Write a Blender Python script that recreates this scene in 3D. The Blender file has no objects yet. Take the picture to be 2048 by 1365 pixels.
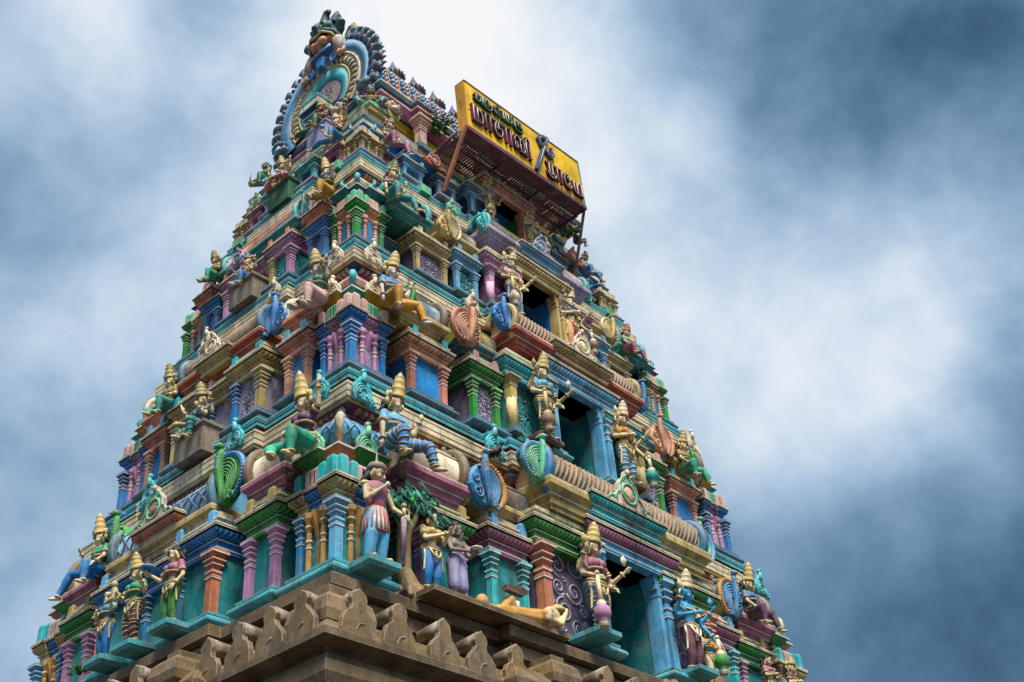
import bpy, bmesh, math, random
from mathutils import Matrix, Vector, Euler
rad = math.radians
SC = bpy.context.scene
COL = SC.collection

# ------------------------------------------------------------------ camera
cam_d = bpy.data.cameras.new('camera'); cam = bpy.data.objects.new('camera', cam_d); COL.objects.link(cam)
CAM = Vector((-12.29834109, -11.89560147, -6.57741381))
az, el, ro = rad(39.66883233), rad(35.89231226), rad(-4.82882519)
Fv = Vector((math.cos(el)*math.cos(az), math.cos(el)*math.sin(az), math.sin(el)))
Rv = Vector((math.sin(az), -math.cos(az), 0)); Uv = Rv.cross(Fv)
R2 = Rv*math.cos(ro)+Uv*math.sin(ro); U2 = -Rv*math.sin(ro)+Uv*math.cos(ro)
M = Matrix.Identity(4)
for i in range(3):
    M[i][0] = R2[i]; M[i][1] = U2[i]; M[i][2] = -Fv[i]; M[i][3] = CAM[i]
cam.matrix_world = M
cam_d.sensor_width = 36.0; cam_d.lens = 2358.04/2048*36.0
cam_d.clip_start = 0.1; cam_d.clip_end = 8000
SC.camera = cam
SC.view_settings.view_transform = 'Standard'; SC.view_settings.look = 'None'
SC.view_settings.exposure = 1.05; SC.view_settings.gamma = 1.0

# ------------------------------------------------------------------ sky and sun
SUN_AZ, SUN_EL = rad(238), rad(60)          # azimuth measured counter-clockwise from +x
def pixdir(px, py):                          # direction in the sky towards a place of the photograph
    d = Fv*2358.04+R2*(px-1024)-U2*(py-682.5); d.normalize(); return d
world = bpy.data.worlds.new('World'); SC.world = world; world.use_nodes = True
def build_sky():
    nt = world.node_tree; N = nt.nodes; L = nt.links; N.clear()
    out = N.new('ShaderNodeOutputWorld'); bg = N.new('ShaderNodeBackground'); bg.inputs['Strength'].default_value = 0.1
    sky = N.new('ShaderNodeTexSky'); sky.sky_type = 'NISHITA'; sky.sun_disc = False
    sky.sun_elevation = SUN_EL; sky.sun_rotation = math.pi/2-SUN_AZ
    tc = N.new('ShaderNodeTexCoord')
    def math_(op, a, b=None, clamp=False):
        n = N.new('ShaderNodeMath'); n.operation = op; n.use_clamp = clamp
        for i, x in enumerate((a, b)):
            if x is None: continue
            if isinstance(x, (int, float)): n.inputs[i].default_value = x
            else: L.new(x, n.inputs[i])
        return n.outputs[0]
    sep = N.new('ShaderNodeSeparateXYZ'); L.new(tc.outputs['Generated'], sep.inputs[0])
    zc = math_('MAXIMUM', sep.outputs['Z'], 0.08); zc = math_('ADD', zc, 0.25)
    cmb = N.new('ShaderNodeCombineXYZ')
    L.new(math_('DIVIDE', sep.outputs['X'], zc), cmb.inputs[0]); L.new(math_('DIVIDE', sep.outputs['Y'], zc), cmb.inputs[1])
    def noise(scale, detail, rough, dist=0.0, off=(0, 0, 0), src=None):
        mp = N.new('ShaderNodeMapping'); mp.inputs['Location'].default_value = off
        L.new(src or cmb.outputs[0], mp.inputs['Vector'])
        n = N.new('ShaderNodeTexNoise'); n.inputs['Scale'].default_value = scale; n.inputs['Detail'].default_value = detail
        n.inputs['Roughness'].default_value = rough; n.inputs['Distortion'].default_value = dist
        L.new(mp.outputs[0], n.inputs['Vector']); return n.outputs['Fac']
    # soft masses of thick and thin cloud
    gen = tc.outputs['Generated']; n1 = noise(3.0, 7, 0.5, 0.1, (3.1, 1.7, 0.4), gen); n2 = noise(7.0, 8, 0.55, 0.15, (0.3, 5.2, 1.1), gen)
    tot = math_('ADD', math_('MULTIPLY', math_('SUBTRACT', n1, 0.5), 1.15), math_('MULTIPLY', math_('SUBTRACT', n2, 0.5), 0.75))
    tot = math_('ADD', tot, 0.585)
    # where the cover is thin and bright or thick and dark, plus an added unseen dimming behind the camera
    wob = N.new('ShaderNodeTexNoise'); wob.inputs['Scale'].default_value = 2.2; wob.inputs['Detail'].default_value = 4
    L.new(tc.outputs['Generated'], wob.inputs['Vector'])
    vm = N.new('ShaderNodeVectorMath'); vm.operation = 'SUBTRACT'; vm.inputs[1].default_value = (0.5, 0.5, 0.5); L.new(wob.outputs['Color'], vm.inputs[0])
    vs = N.new('ShaderNodeVectorMath'); vs.operation = 'SCALE'; vs.inputs['Scale'].default_value = 0.22; L.new(vm.outputs[0], vs.inputs[0])
    va = N.new('ShaderNodeVectorMath'); va.operation = 'ADD'; L.new(tc.outputs['Generated'], va.inputs[0]); L.new(vs.outputs[0], va.inputs[1])
    for px, py, rr, amp in CLOUDS:
        d = pixdir(px, py) if py is not None else Vector((-.62, -.52, .45)).normalized()
        dt = N.new('ShaderNodeVectorMath'); dt.operation = 'DISTANCE'; dt.inputs[1].default_value = d; L.new(va.outputs[0], dt.inputs[0])
        x = math_('DIVIDE', dt.outputs['Value'], rr); x = math_('MULTIPLY', x, x); x = math_('MULTIPLY', x, -1.0)
        x = math_('EXPONENT', x); x = math_('MULTIPLY', x, amp); tot = math_('ADD', tot, x)
    rp = N.new('ShaderNodeValToRGB'); cr = rp.color_ramp; cr.interpolation = 'B_SPLINE'
    stops = [(0.0, (0.018, 0.055, 0.115)), (0.2, (0.055, 0.135, 0.24)), (0.42, (0.20, 0.335, 0.49)), (0.62, (0.43, 0.57, 0.73)), (0.8, (0.70, 0.79, 0.88)), (1.0, (0.98, 0.97, 0.96))]
    cr.elements[0].position = 0; cr.elements[0].color = (*stops[0][1], 1); cr.elements[1].position = 1; cr.elements[1].color = (*stops[-1][1], 1)
    for p, c in stops[1:-1]:
        e = cr.elements.new(p); e.color = (*c, 1)
    L.new(tot, rp.inputs[0])
    sc_ = N.new('ShaderNodeVectorMath'); sc_.operation = 'SCALE'; sc_.inputs['Scale'].default_value = 10.0*SKYK; L.new(rp.outputs[0], sc_.inputs[0])
    mix = N.new('ShaderNodeMix'); mix.data_type = 'RGBA'; mix.inputs['Factor'].default_value = 0.93
    L.new(sky.outputs[0], mix.inputs['A']); L.new(sc_.outputs[0], mix.inputs['B'])
    L.new(mix.outputs['Result'], bg.inputs['Color']); L.new(bg.outputs[0], out.inputs[0])
SKYK = 0.50          # sky against exposure
CLOUDS = [(880, 60, .15, .30), (1010, 190, .10, .12), (1480, 430, .15, .24), (60, 40, .16, .36), (250, 150, .09, .16), (1250, 130, .12, .02), (1250, 560, .2, .08), (1520, 860, .06, .16), (1330, 270, .1, .04),
          (440, 100, .06, -.16), (50, 330, .15, -.30), (180, 700, .2, .06), (20, 1050, .16, -.20), (1850, 60, .19, -.34), (2040, 330, .12, -.16),
          (1960, 1300, .18, -.42), (1750, 1130, .1, .02), (2040, 900, .14, -.14), (1750, 680, .18, .08), (1620, 110, .10, -.10), (1950, 470, .14, .16), (1850, 880, .16, .18), (700, 10, .1, .14), (150, 600, .2, .05), (0, None, 1.15, -.16)]  # last entry: unseen sky behind the camera, dimmed to cut fill light
build_sky()
sun_d = bpy.data.lights.new('sun', 'SUN'); sun_d.energy = 3.4; sun_d.angle = rad(22); sun_d.color = (1.0, 0.93, 0.82)
sun = bpy.data.objects.new('sun', sun_d); COL.objects.link(sun)
sdir = Vector((math.cos(SUN_EL)*math.cos(SUN_AZ), math.cos(SUN_EL)*math.sin(SUN_AZ), math.sin(SUN_EL)))
sun.rotation_euler = sdir.to_track_quat('Z', 'Y').to_euler()

# ------------------------------------------------------------------ paint
def lin(c):
    return tuple(((x/255)/12.92 if x/255 <= 0.04045 else ((x/255+0.055)/1.055)**2.4) for x in c)
PAL = dict(
    teal=(28, 150, 150), tealwall=(44, 150, 154), deepteal=(10, 84, 96), mint=(112, 196, 158), green=(44, 152, 58), dkgreen=(16, 92, 62), seagreen=(40, 170, 140),
    blue=(18, 134, 200), navy=(14, 66, 122), ltblue=(108, 182, 222), panelblue=(40, 146, 214), slate=(88, 130, 152), aqua=(58, 190, 196),
    cream=(228, 214, 184), gold=(200, 178, 118), ochre=(212, 158, 52), yellow=(250, 196, 14), brass=(196, 150, 84), olive=(150, 138, 60),
    salmon=(222, 150, 124), orange=(206, 132, 102), pink=(200, 146, 184), rose=(178, 112, 140), palepink=(228, 190, 182), maroon=(112, 48, 76), plum=(92, 52, 96), brick=(168, 84, 62),
    lav=(160, 156, 194), violet=(98, 90, 118), scroll=(178, 170, 192), stone=(116, 97, 70), stone2=(130, 110, 80), brown=(96, 72, 56), rope=(148, 122, 92), rust=(92, 44, 50), wood=(150, 88, 52),
    white=(226, 224, 220), black=(22, 20, 26), skin=(222, 203, 164), paleskin=(222, 208, 200), blueskin=(58, 156, 196), greyskin=(150, 136, 124), hair=(30, 24, 30),
    leaf=(18, 104, 92), weed=(70, 128, 28), bark=(164, 140, 104), peach=(226, 168, 136), grime=(104, 92, 78), ground=(66, 62, 55), signgreen=(10, 92, 62), signred=(104, 32, 56))
MATS = {}
FINE = {'white', 'black', 'hair', 'signgreen', 'signred', 'yellow', 'leaf', 'weed'}
def mat(name):
    if name in MATS: return MATS[name]
    rib = name.endswith('_rib'); worn = name.endswith('_worn'); net = name.endswith('_net')
    base = name.split('_')[0]
    m = bpy.data.materials.new('paint_'+name); m.use_nodes = True
    nt = m.node_tree; N = nt.nodes; L = nt.links; b = N['Principled BSDF']
    c = lin(PAL[base]); lum = .3*c[0]+.6*c[1]+.1*c[2]; c = tuple(min(.85, max(.004, lum+1.12*(x-lum)))**1.08 for x in c); b.inputs['Roughness'].default_value = 0.62
    try: b.inputs['Specular IOR Level'].default_value = 0.35
    except Exception: pass
    geo = N.new('ShaderNodeNewGeometry')
    def noise(scale, detail=4, rough=0.6, stretch=None):
        n = N.new('ShaderNodeTexNoise'); n.inputs['Scale'].default_value = scale; n.inputs['Detail'].default_value = detail; n.inputs['Roughness'].default_value = rough
        if stretch:
            mp = N.new('ShaderNodeMapping'); mp.inputs['Scale'].default_value = stretch; L.new(geo.outputs['Position'], mp.inputs[0]); L.new(mp.outputs[0], n.inputs['Vector'])
        else: L.new(geo.outputs['Position'], n.inputs['Vector'])
        return n.outputs['Fac']
    def ramp(src, p0, p1, a=0.0, z=1.0):
        r = N.new('ShaderNodeMapRange'); r.inputs['From Min'].default_value = p0; r.inputs['From Max'].default_value = p1
        r.inputs['To Min'].default_value = a; r.inputs['To Max'].default_value = z; L.new(src, r.inputs['Value']); return r.outputs[0]
    def mixc(fac, a, bcol):
        x = N.new('ShaderNodeMix'); x.data_type = 'RGBA'; L.new(fac, x.inputs['Factor'])
        for sock, v in (('A', a), ('B', bcol)):
            if isinstance(v, tuple): x.inputs[sock].default_value = (*v, 1)
            else: L.new(v, x.inputs[sock])
        return x.outputs['Result']
    dk = tuple(x*0.52 for x in c); lt = tuple(min(0.9, x*0.75+0.13) for x in c)
    col = mixc(ramp(noise(2.3, 5, 0.65), 0.36, 0.64), dk, c)
    col = mixc(ramp(noise(9, 5, 0.7), 0.55, 0.75, 0, 0.6), col, lt)
    if base not in FINE: col = mixc(ramp(noise(3.6, 6, 0.7), 0.46, 0.70, 0.0, 0.30), col, (0.34, 0.30, 0.24))
    amt = 0.8 if base not in FINE else 0.2
    if base in ('stone', 'stone2', 'grime', 'rope', 'brown') or worn: amt = 0.92
    # rain streaks and black mould in patches of their own
    col = mixc(ramp(noise(5.5, 6, 0.7, (1, 1, 0.16)), 0.51, 0.66, 0, amt*0.85), col, (0.05, 0.042, 0.036))
    col = mixc(ramp(noise(24, 5, 0.7), 0.585, 0.68, 0, amt), col, (0.035, 0.030, 0.028))
    if base in ('cream', 'gold', 'stone', 'stone2', 'white', 'salmon', 'peach', 'mint') or worn:
        col = mixc(ramp(noise(13, 6, 0.75, (1, 1, 2.2)), 0.56, 0.64, 0, 0.75 if worn or base == 'cream' else 0.35), col, (0.05, 0.045, 0.04))
    bumpsrc = noise(38, 4, 0.7); strength = 0.22
    if base not in FINE:      # rubbed pale edges
        bv = N.new('ShaderNodeBevel'); bv.samples = 3; bv.inputs['Radius'].default_value = 0.016
        dn = N.new('ShaderNodeVectorMath'); dn.operation = 'DOT_PRODUCT'; L.new(bv.outputs[0], dn.inputs[0]); L.new(geo.outputs['True Normal'], dn.inputs[1])
        wear = ramp(dn.outputs['Value'], 0.985, 0.80, 0, 0.75)
        brk = N.new('ShaderNodeMath'); brk.operation = 'MULTIPLY'; L.new(wear, brk.inputs[0]); L.new(ramp(noise(15, 4, 0.7), 0.35, 0.6, 0.15, 1.0), brk.inputs[1])
        col = mixc(brk.outputs[0], col, tuple(min(.85, x*.55+.36) for x in c))
    L.new(col, b.inputs['Base Color'])
    bp = N.new('ShaderNodeBump'); bp.inputs['Strength'].default_value = strength; bp.inputs['Distance'].default_value = 0.02
    L.new(bumpsrc, bp.inputs['Height'])
    if rib or net:
        dotn = N.new('ShaderNodeVectorMath'); dotn.operation = 'DOT_PRODUCT'; dotn.inputs[1].default_value = (1, 1, 0); L.new(geo.outputs['Position'], dotn.inputs[0])
        ml = N.new('ShaderNodeMath'); ml.operation = 'MULTIPLY'; ml.inputs[1].default_value = 2*math.pi/0.15; L.new(dotn.outputs['Value'], ml.inputs[0])
        sn = N.new('ShaderNodeMath'); sn.operation = 'SINE'; L.new(ml.outputs[0], sn.inputs[0])
        ab = N.new('ShaderNodeMath'); ab.operation = 'ABSOLUTE'; L.new(sn.outputs[0], ab.inputs[0])
        b2 = N.new('ShaderNodeBump'); b2.inputs['Strength'].default_value = 0.7; b2.inputs['Distance'].default_value = 0.03
        L.new(ab.outputs[0], b2.inputs['Height']); L.new(bp.outputs[0], b2.inputs['Normal']); L.new(b2.outputs[0], b.inputs['Normal'])
    else: L.new(bp.outputs[0], b.inputs['Normal'])
    MATS[name] = m
    return m

# ------------------------------------------------------------------ mesh collector
class MB:
    def __init__(s, T=None):
        s.v = []; s.f = []; s.fm = []; s.fs = []; s.mn = []; s.setT(T)
    def setT(s, T):
        s.T = T or Matrix.Identity(4); s.flip = s.T.to_3x3().determinant() < 0
    def vi(s, p):
        s.v.append(s.T @ Vector(p)); return len(s.v)-1
    def mi(s, m):
        if m not in s.mn: s.mn.append(m)
        return s.mn.index(m)
    def face(s, idx, m, smooth=False):
        s.f.append(list(reversed(idx)) if s.flip else list(idx)); s.fm.append(s.mi(m)); s.fs.append(smooth)
    def box(s, x0, x1, y0, y1, z0, z1, m):
        s.stack((x0, x1, y0, y1), [(0, z0), (0, z1)], m)
    def stack(s, r, prof, m, ex=(1, 1, 1, 1)):
        # a tower of rectangles: each (spread, height[, paint of the band above])
        rings = []
        for p in prof:
            d, z = p[0], p[1]
            x0, x1, y0, y1 = r[0]-d*ex[0], r[1]+d*ex[1], r[2]-d*ex[2], r[3]+d*ex[3]
            rings.append([s.vi((x0, y0, z)), s.vi((x1, y0, z)), s.vi((x1, y1, z)), s.vi((x0, y1, z))])
        for i in range(len(rings)-1):
            mm = prof[i][2] if len(prof[i]) > 2 and prof[i][2] else m
            a, b = rings[i], rings[i+1]
            for k in range(4):
                s.face([a[k], a[(k+1) % 4], b[(k+1) % 4], b[k]], mm)
        s.face(list(reversed(rings[0])), m); mm = prof[-1][2] if len(prof[-1]) > 2 and prof[-1][2] else m
        s.face(rings[-1], mm)
    def lathe(s, cx, cy, prof, m, seg=12, sx=1.0, sy=1.0, smooth=True, cap=True):
        rings = []
        for p in prof:
            rings.append([s.vi((cx+sx*p[0]*math.cos(2*math.pi*k/seg), cy+sy*p[0]*math.sin(2*math.pi*k/seg), p[1])) for k in range(seg)])
        for i in range(len(rings)-1):
            mm = prof[i][2] if len(prof[i]) > 2 and prof[i][2] else m
            for k in range(seg):
                s.face([rings[i][k], rings[i][(k+1) % seg], rings[i+1][(k+1) % seg], rings[i+1][k]], mm, smooth)
        if cap:
            s.face(list(reversed(rings[0])), m); s.face(rings[-1], prof[-1][2] if len(prof[-1]) > 2 and prof[-1][2] else m)
    def tube(s, pts, rr, m, seg=6, closed=False, smooth=True):
        pts = [Vector(p) for p in pts]; n = len(pts)
        if isinstance(rr, (int, float)): rr = [rr]*n
        rings = []; up = None
        for i in range(n):
            if closed: t = pts[(i+1) % n]-pts[i-1]
            else: t = pts[min(i+1, n-1)]-pts[max(i-1, 0)]
            if t.length < 1e-9: t = Vector((0, 0, 1))
            t.normalize()
            if up is None:
                up = t.orthogonal().normalized()
            else:
                up = up-t*up.dot(t)
                up = up.normalized() if up.length > 1e-6 else t.orthogonal().normalized()
            w = t.cross(up)
            rings.append([s.vi(pts[i]+up*rr[i]*math.cos(2*math.pi*k/seg)+w*rr[i]*math.sin(2*math.pi*k/seg)) for k in range(seg)])
        for i in range(n if closed else n-1):
            a, b = rings[i], rings[(i+1) % n]
            for k in range(seg):
                s.face([a[k], a[(k+1) % seg], b[(k+1) % seg], b[k]], m, smooth)
        if not closed:
            s.face(list(reversed(rings[0])), m); s.face(rings[-1], m)
    def ball(s, c, r, m, seg=10, rings=6):
        if isinstance(r, (int, float)): r = (r, r, r)
        top = s.vi((c[0], c[1], c[2]+r[2])); bot = s.vi((c[0], c[1], c[2]-r[2])); R = []
        for i in range(1, rings):
            a = math.pi*i/rings
            R.append([s.vi((c[0]+r[0]*math.sin(a)*math.cos(2*math.pi*k/seg), c[1]+r[1]*math.sin(a)*math.sin(2*math.pi*k/seg), c[2]+r[2]*math.cos(a))) for k in range(seg)])
        for k in range(seg):
            s.face([top, R[0][k], R[0][(k+1) % seg]], m, True); s.face([bot, R[-1][(k+1) % seg], R[-1][k]], m, True)
            for i in range(len(R)-1):
                s.face([R[i][k], R[i+1][k], R[i+1][(k+1) % seg], R[i][(k+1) % seg]], m, True)
    def cap(s, p0, p1, r0, r1, m, seg=10):
        p0, p1 = Vector(p0), Vector(p1); t = (p1-p0)
        if t.length < 1e-6: t = Vector((0, 0, 1e-4))
        t.normalize(); pts = []; rr = []
        for a in (88, 60, 30): pts.append(p0-t*r0*math.sin(rad(a))); rr.append(r0*math.cos(rad(a)))
        pts += [p0, p1]; rr += [r0, r1]
        for a in (30, 60, 88): pts.append(p1+t*r1*math.sin(rad(a))); rr.append(r1*math.cos(rad(a)))
        s.tube(pts, rr, m, seg)
    def extrude(s, outl, y0, y1, m, bev=0.0, mside=None):
        # outline in local x,z ; thickness along local y (front at y0)
        n = len(outl); cx = sum(p[0] for p in outl)/n; cz = sum(p[1] for p in outl)/n
        def ins(p, b):
            dx, dz = cx-p[0], cz-p[1]; l = math.hypot(dx, dz) or 1; return (p[0]+dx/l*b, p[1]+dz/l*b)
        A = [s.vi((*[ins(p, bev)[0]], y0, ins(p, bev)[1])) for p in outl]
        B = [s.vi((p[0], y0+(bev if y1 > y0 else -bev), p[1])) for p in outl]
        Cc = [s.vi((p[0], y1, p[1])) for p in outl]
        s.face(A, m); s.face(list(reversed(Cc)), m)
        for i in range(n):
            j = (i+1) % n
            s.face([A[j], A[i], B[i], B[j]], m); s.face([B[j], B[i], Cc[i], Cc[j]], mside or m)
    def build(s, name, parent=None, loc=None, fix=False):
        me = bpy.data.meshes.new(name); me.from_pydata([tuple(v) for v in s.v], [], s.f)
        for n in s.mn: me.materials.append(mat(n))
        me.polygons.foreach_set('material_index', s.fm); me.polygons.foreach_set('use_smooth', s.fs)
        if fix:
            bm = bmesh.new(); bm.from_mesh(me); bmesh.ops.recalc_face_normals(bm, faces=bm.faces); bm.to_mesh(me); bm.free()
        me.update(); me.validate()
        o = bpy.data.objects.new(name, me); COL.objects.link(o)
        if parent is not None: o.parent = parent
        if loc is not None: o.location = loc
        return o
def remeshed(mb, name, parent, voxel):
    # fuses overlapping limbs into one continuous skin
    o = mb.build(name, parent)
    md = o.modifiers.new('fuse', 'REMESH'); md.mode = 'VOXEL'; md.voxel_size = voxel; md.use_smooth_shade = True
    sm = o.modifiers.new('soft', 'SMOOTH'); sm.factor = 0.5; sm.iterations = 2
    dg = bpy.context.evaluated_depsgraph_get(); me = bpy.data.meshes.new_from_object(o.evaluated_get(dg), depsgraph=dg)
    old = o.data; o.modifiers.clear(); o.data = me; bpy.data.meshes.remove(old)
    me.materials.clear(); me.materials.append(mat(mb.mn[0]))
    me.polygons.foreach_set('material_index', [0]*len(me.polygons)); me.polygons.foreach_set('use_smooth', [True]*len(me.polygons))
    return o
def empty(name, loc=(0, 0, 0), rz=0.0, label=None, cat=None, group=None):
    o = bpy.data.objects.new(name, None); COL.objects.link(o); o.location = loc; o.rotation_euler = (0, 0, rz); o.empty_display_size = 0.2
    if label: o['label'] = label
    if cat: o['category'] = cat
    if group: o['group'] = group
    return o
def tag(o, label, cat, group=None):
    o['label'] = label; o['category'] = cat
    if group: o['group'] = group
    return o

# faces of the tower: local (u to the viewer's right, w outwards, z up)
FRONT = Matrix(((1, 0, 0, 0), (0, -1, 0, 0), (0, 0, 1, 0), (0, 0, 0, 1)))
LEFT = Matrix(((0, -1, 0, 0), (-1, 0, 0, 0), (0, 0, 1, 0), (0, 0, 0, 1)))
def W(face, u, w, z): return face @ Vector((u, w, z))
ROTZ = {id(FRONT): 0.0, id(LEFT): -math.pi/2}

GZ = -8.2
ROOT = empty('temple_tower', (0, 0, GZ), 0, 'tall tiered temple gate tower painted in many bright colours above brown stone base', 'temple tower')
UP = (0, 0, -GZ)
def part(mb, name, fix=False): return mb.build(name, ROOT, UP, fix)
def sub(mb, name, par, fix=False): return mb.build(name, par, None, fix)
PAL.update(rollteal=(92, 172, 182), wine=(58, 24, 50), steel=(62, 138, 186), kumkum=(160, 60, 60))
# ------------------------------------------------------------------ tower: shared pieces
TIERS = [  # half length, half depth, roll top, cornice lip
    dict(a=5.0, b=3.2, zr=-1.05, zl=0.0), dict(a=4.39, b=2.69, zr=2.05, zl=2.942),
    dict(a=3.886, b=2.186, zr=4.76, zl=5.487), dict(a=3.383, b=1.718, zr=7.2, zl=7.578)]
NEXT = [2.05, 4.76, 7.2, 8.36]
NA = [(4.27, 2.57), (3.77, 2.07), (3.28, 1.62), (2.95, 1.30)]
for i, t in enumerate(TIERS):
    t['i'] = i; t['s'] = t['a']/5.0; t['sb'] = t['b']/3.2; t['h'] = t['zl']-t['zr']; t['H'] = NEXT[i]-t['zl']
    t['k'] = t['h']/1.05; t['g'] = (1.0, 0.9, 0.78, 0.64)[i]
def pilaster(mb, x, y, w, z0, z1, m, hi='white'):
    # square shaft with rings, neck and stepped spreading capital
    h = z1-z0; k = w/.135
    P = [(0, 0), (0, .55), (.012, .56, hi), (.012, .575), (.012, .60), (0, .61), (0, .645), (.014, .655, hi), (.014, .668), (.014, .69), (-.012, .70), (-.012, .735),
         (.018, .76), (.026, .775, hi), (.026, .788), (.004, .80), (.044, .845), (.044, .858, hi), (.044, .868), (.010, .878), (.064, .94), (.074, .95, hi), (.074, .968), (.074, 1.0)]
    mb.stack((x-w/2, x+w/2, y-w/2, y+w/2), [(p[0]*k, z0+h*p[1])+((p[2],) if len(p) > 2 else ()) for p in P], m)
def colonette(mb, x, y, r, z0, z1, m, hi='cream'):
    h = z1-z0
    P = [(1.0, 0), (1.0, .42), (1.25, .43, hi), (1.25, .46), (.95, .47), (.95, .53), (1.25, .54, hi), (1.25, .57), (.95, .58), (1.15, .66), (.8, .69), (1.5, .76), (1.6, .775, hi), (1.6, .80), (.9, .82), (1.9, .92), (1.9, 1.0)]
    mb.lathe(x, y, [(p[0]*r, z0+h*p[1])+((p[2],) if len(p) > 2 else ()) for p in P], m, 8, smooth=False)
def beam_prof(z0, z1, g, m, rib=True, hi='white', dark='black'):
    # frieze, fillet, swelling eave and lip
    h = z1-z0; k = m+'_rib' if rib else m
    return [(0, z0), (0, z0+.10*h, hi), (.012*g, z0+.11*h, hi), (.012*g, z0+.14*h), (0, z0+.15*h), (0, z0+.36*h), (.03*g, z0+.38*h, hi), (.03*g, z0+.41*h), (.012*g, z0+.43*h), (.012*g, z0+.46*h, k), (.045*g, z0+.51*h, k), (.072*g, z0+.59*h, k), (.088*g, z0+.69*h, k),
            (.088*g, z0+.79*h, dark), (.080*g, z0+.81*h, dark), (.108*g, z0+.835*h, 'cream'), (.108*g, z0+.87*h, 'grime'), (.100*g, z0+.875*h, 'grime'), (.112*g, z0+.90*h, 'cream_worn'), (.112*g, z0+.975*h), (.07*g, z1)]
def roll_prof(z0, z1, g, m):
    z0 = z1-(z1-z0)*1.15; h = z1-z0
    return [(-.02, z0)]+[(-.01+.095*g*math.sin(math.pi*(j+.5)/8)**.8, z0+h*.84*(j+.5)/8) for j in range(8)]+[(.01, z0+h*.84), (.02, z0+h*.86), (.02, z1)]
def blocks(mb, axis, p0, p1, w, z0, z1, n, m, g, depth=.07):
    # row of little parapet blocks standing along an edge
    L = (p1-p0)
    for k in range(n):
        c = p0+L*(k+.5)/n; hw = L/n*.27
        r = (c-hw, c+hw, w-depth, w) if axis == 0 else (w-depth, w, c-hw, c+hw)
        mb.stack(r, [(0, z0), (0, z0+(z1-z0)*.85), (-.012, z1)], m)
def spiral(mb, cx, y, cz, r, turns, a0, sgn, tr, m, seg=5):
    pts = []; n = int(13*turns)+3
    for k in range(n):
        t = k/(n-1); a = a0+sgn*2*math.pi*turns*t; q = r*(1-.86*t); pts.append((cx+q*math.cos(a), y, cz+q*math.sin(a)))
    mb.tube(pts, [tr*(1-.35*k/(n-1)) for k in range(n)], m, seg)
def carved(mb, u0, u1, z0, z1, w, m, seed=1, tr=.009):
    # scrollwork in low relief filling a panel
    R = random.Random(seed); du, dz = u1-u0, z1-z0; placed = []
    for r0 in (.17, .12, .085, .06, .042):
        r = r0*min(du, dz)*1.25
        for _ in range(90):
            x = R.uniform(u0+r, u1-r) if du > 2*r else (u0+u1)/2; z = R.uniform(z0+r, z1-r) if dz > 2*r else (z0+z1)/2
            if all(math.hypot(x-a, z-b) > (r+c)*.98 for a, b, c in placed):
                placed.append((x, z, r)); s_ = R.choice((-1, 1))
                spiral(mb, x, w, z, r, 1.7 if r > .05 else 1.1, R.uniform(0, 6.3), s_, tr*(.7+r*3), m)
def scroll_ornament(face, u, w, z, h, m, sgn=1, name='scroll_ornament', par=None, hi=None):
    # feather-curl ornament: knob head, neck, swelling curls and a trailing tail
    mb = MB(face); k = h
    def P(x, zz): return (u+sgn*x*k, z+zz*k)
    body = [(-.26, .0), (-.33, .16), (-.34, .34), (-.25, .52), (-.13, .62), (-.09, .74), (.09, .74), (.10, .64), (.22, .54), (.32, .38), (.36, .2), (.42, .06), (.52, -.04), (.44, -.12), (.28, -.10), (.12, .02), (-.1, .03)]
    o = [P(*p) for p in body]
    if sgn < 0: o.reverse()
    mb.extrude(o, w, w-.09*k, m, .02*k)
    yy = w+.006
    for sc in (1.0, .74, .48):
        pts = []
        for j in range(15):
            a = rad(205-j*18.5); pts.append((u+sgn*(.0+.27*sc*math.cos(a)+.02)*k, yy, z+(.24+.27*sc*math.sin(a))*k))
        mb.tube(pts, .028*k, hi or m, 5)
    spiral(mb, u-sgn*.14*k, yy, z+.16*k, .12*k, 1.3, 2.0, sgn, .026*k, hi or m)
    spiral(mb, u+sgn*.33*k, yy, z+.03*k, .11*k, 1.2, 1.0, -sgn, .024*k, hi or m)
    mb.tube([(u, yy-.02*k, z+.55*k), (u+sgn*.02*k, yy, z+.70*k), (u, yy+.01*k, z+.84*k)], [.10*k, .075*k, .07*k], m, 7)
    mb.ball((u, yy, z+.88*k), (.10*k, .08*k, .10*k), m, 8, 5)
    mb.ball((u, yy+.07*k, z+.9*k), .035*k, hi or m, 6, 4)
    return sub(mb, name, par or ROOT) if par else part(mb, name)
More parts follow.
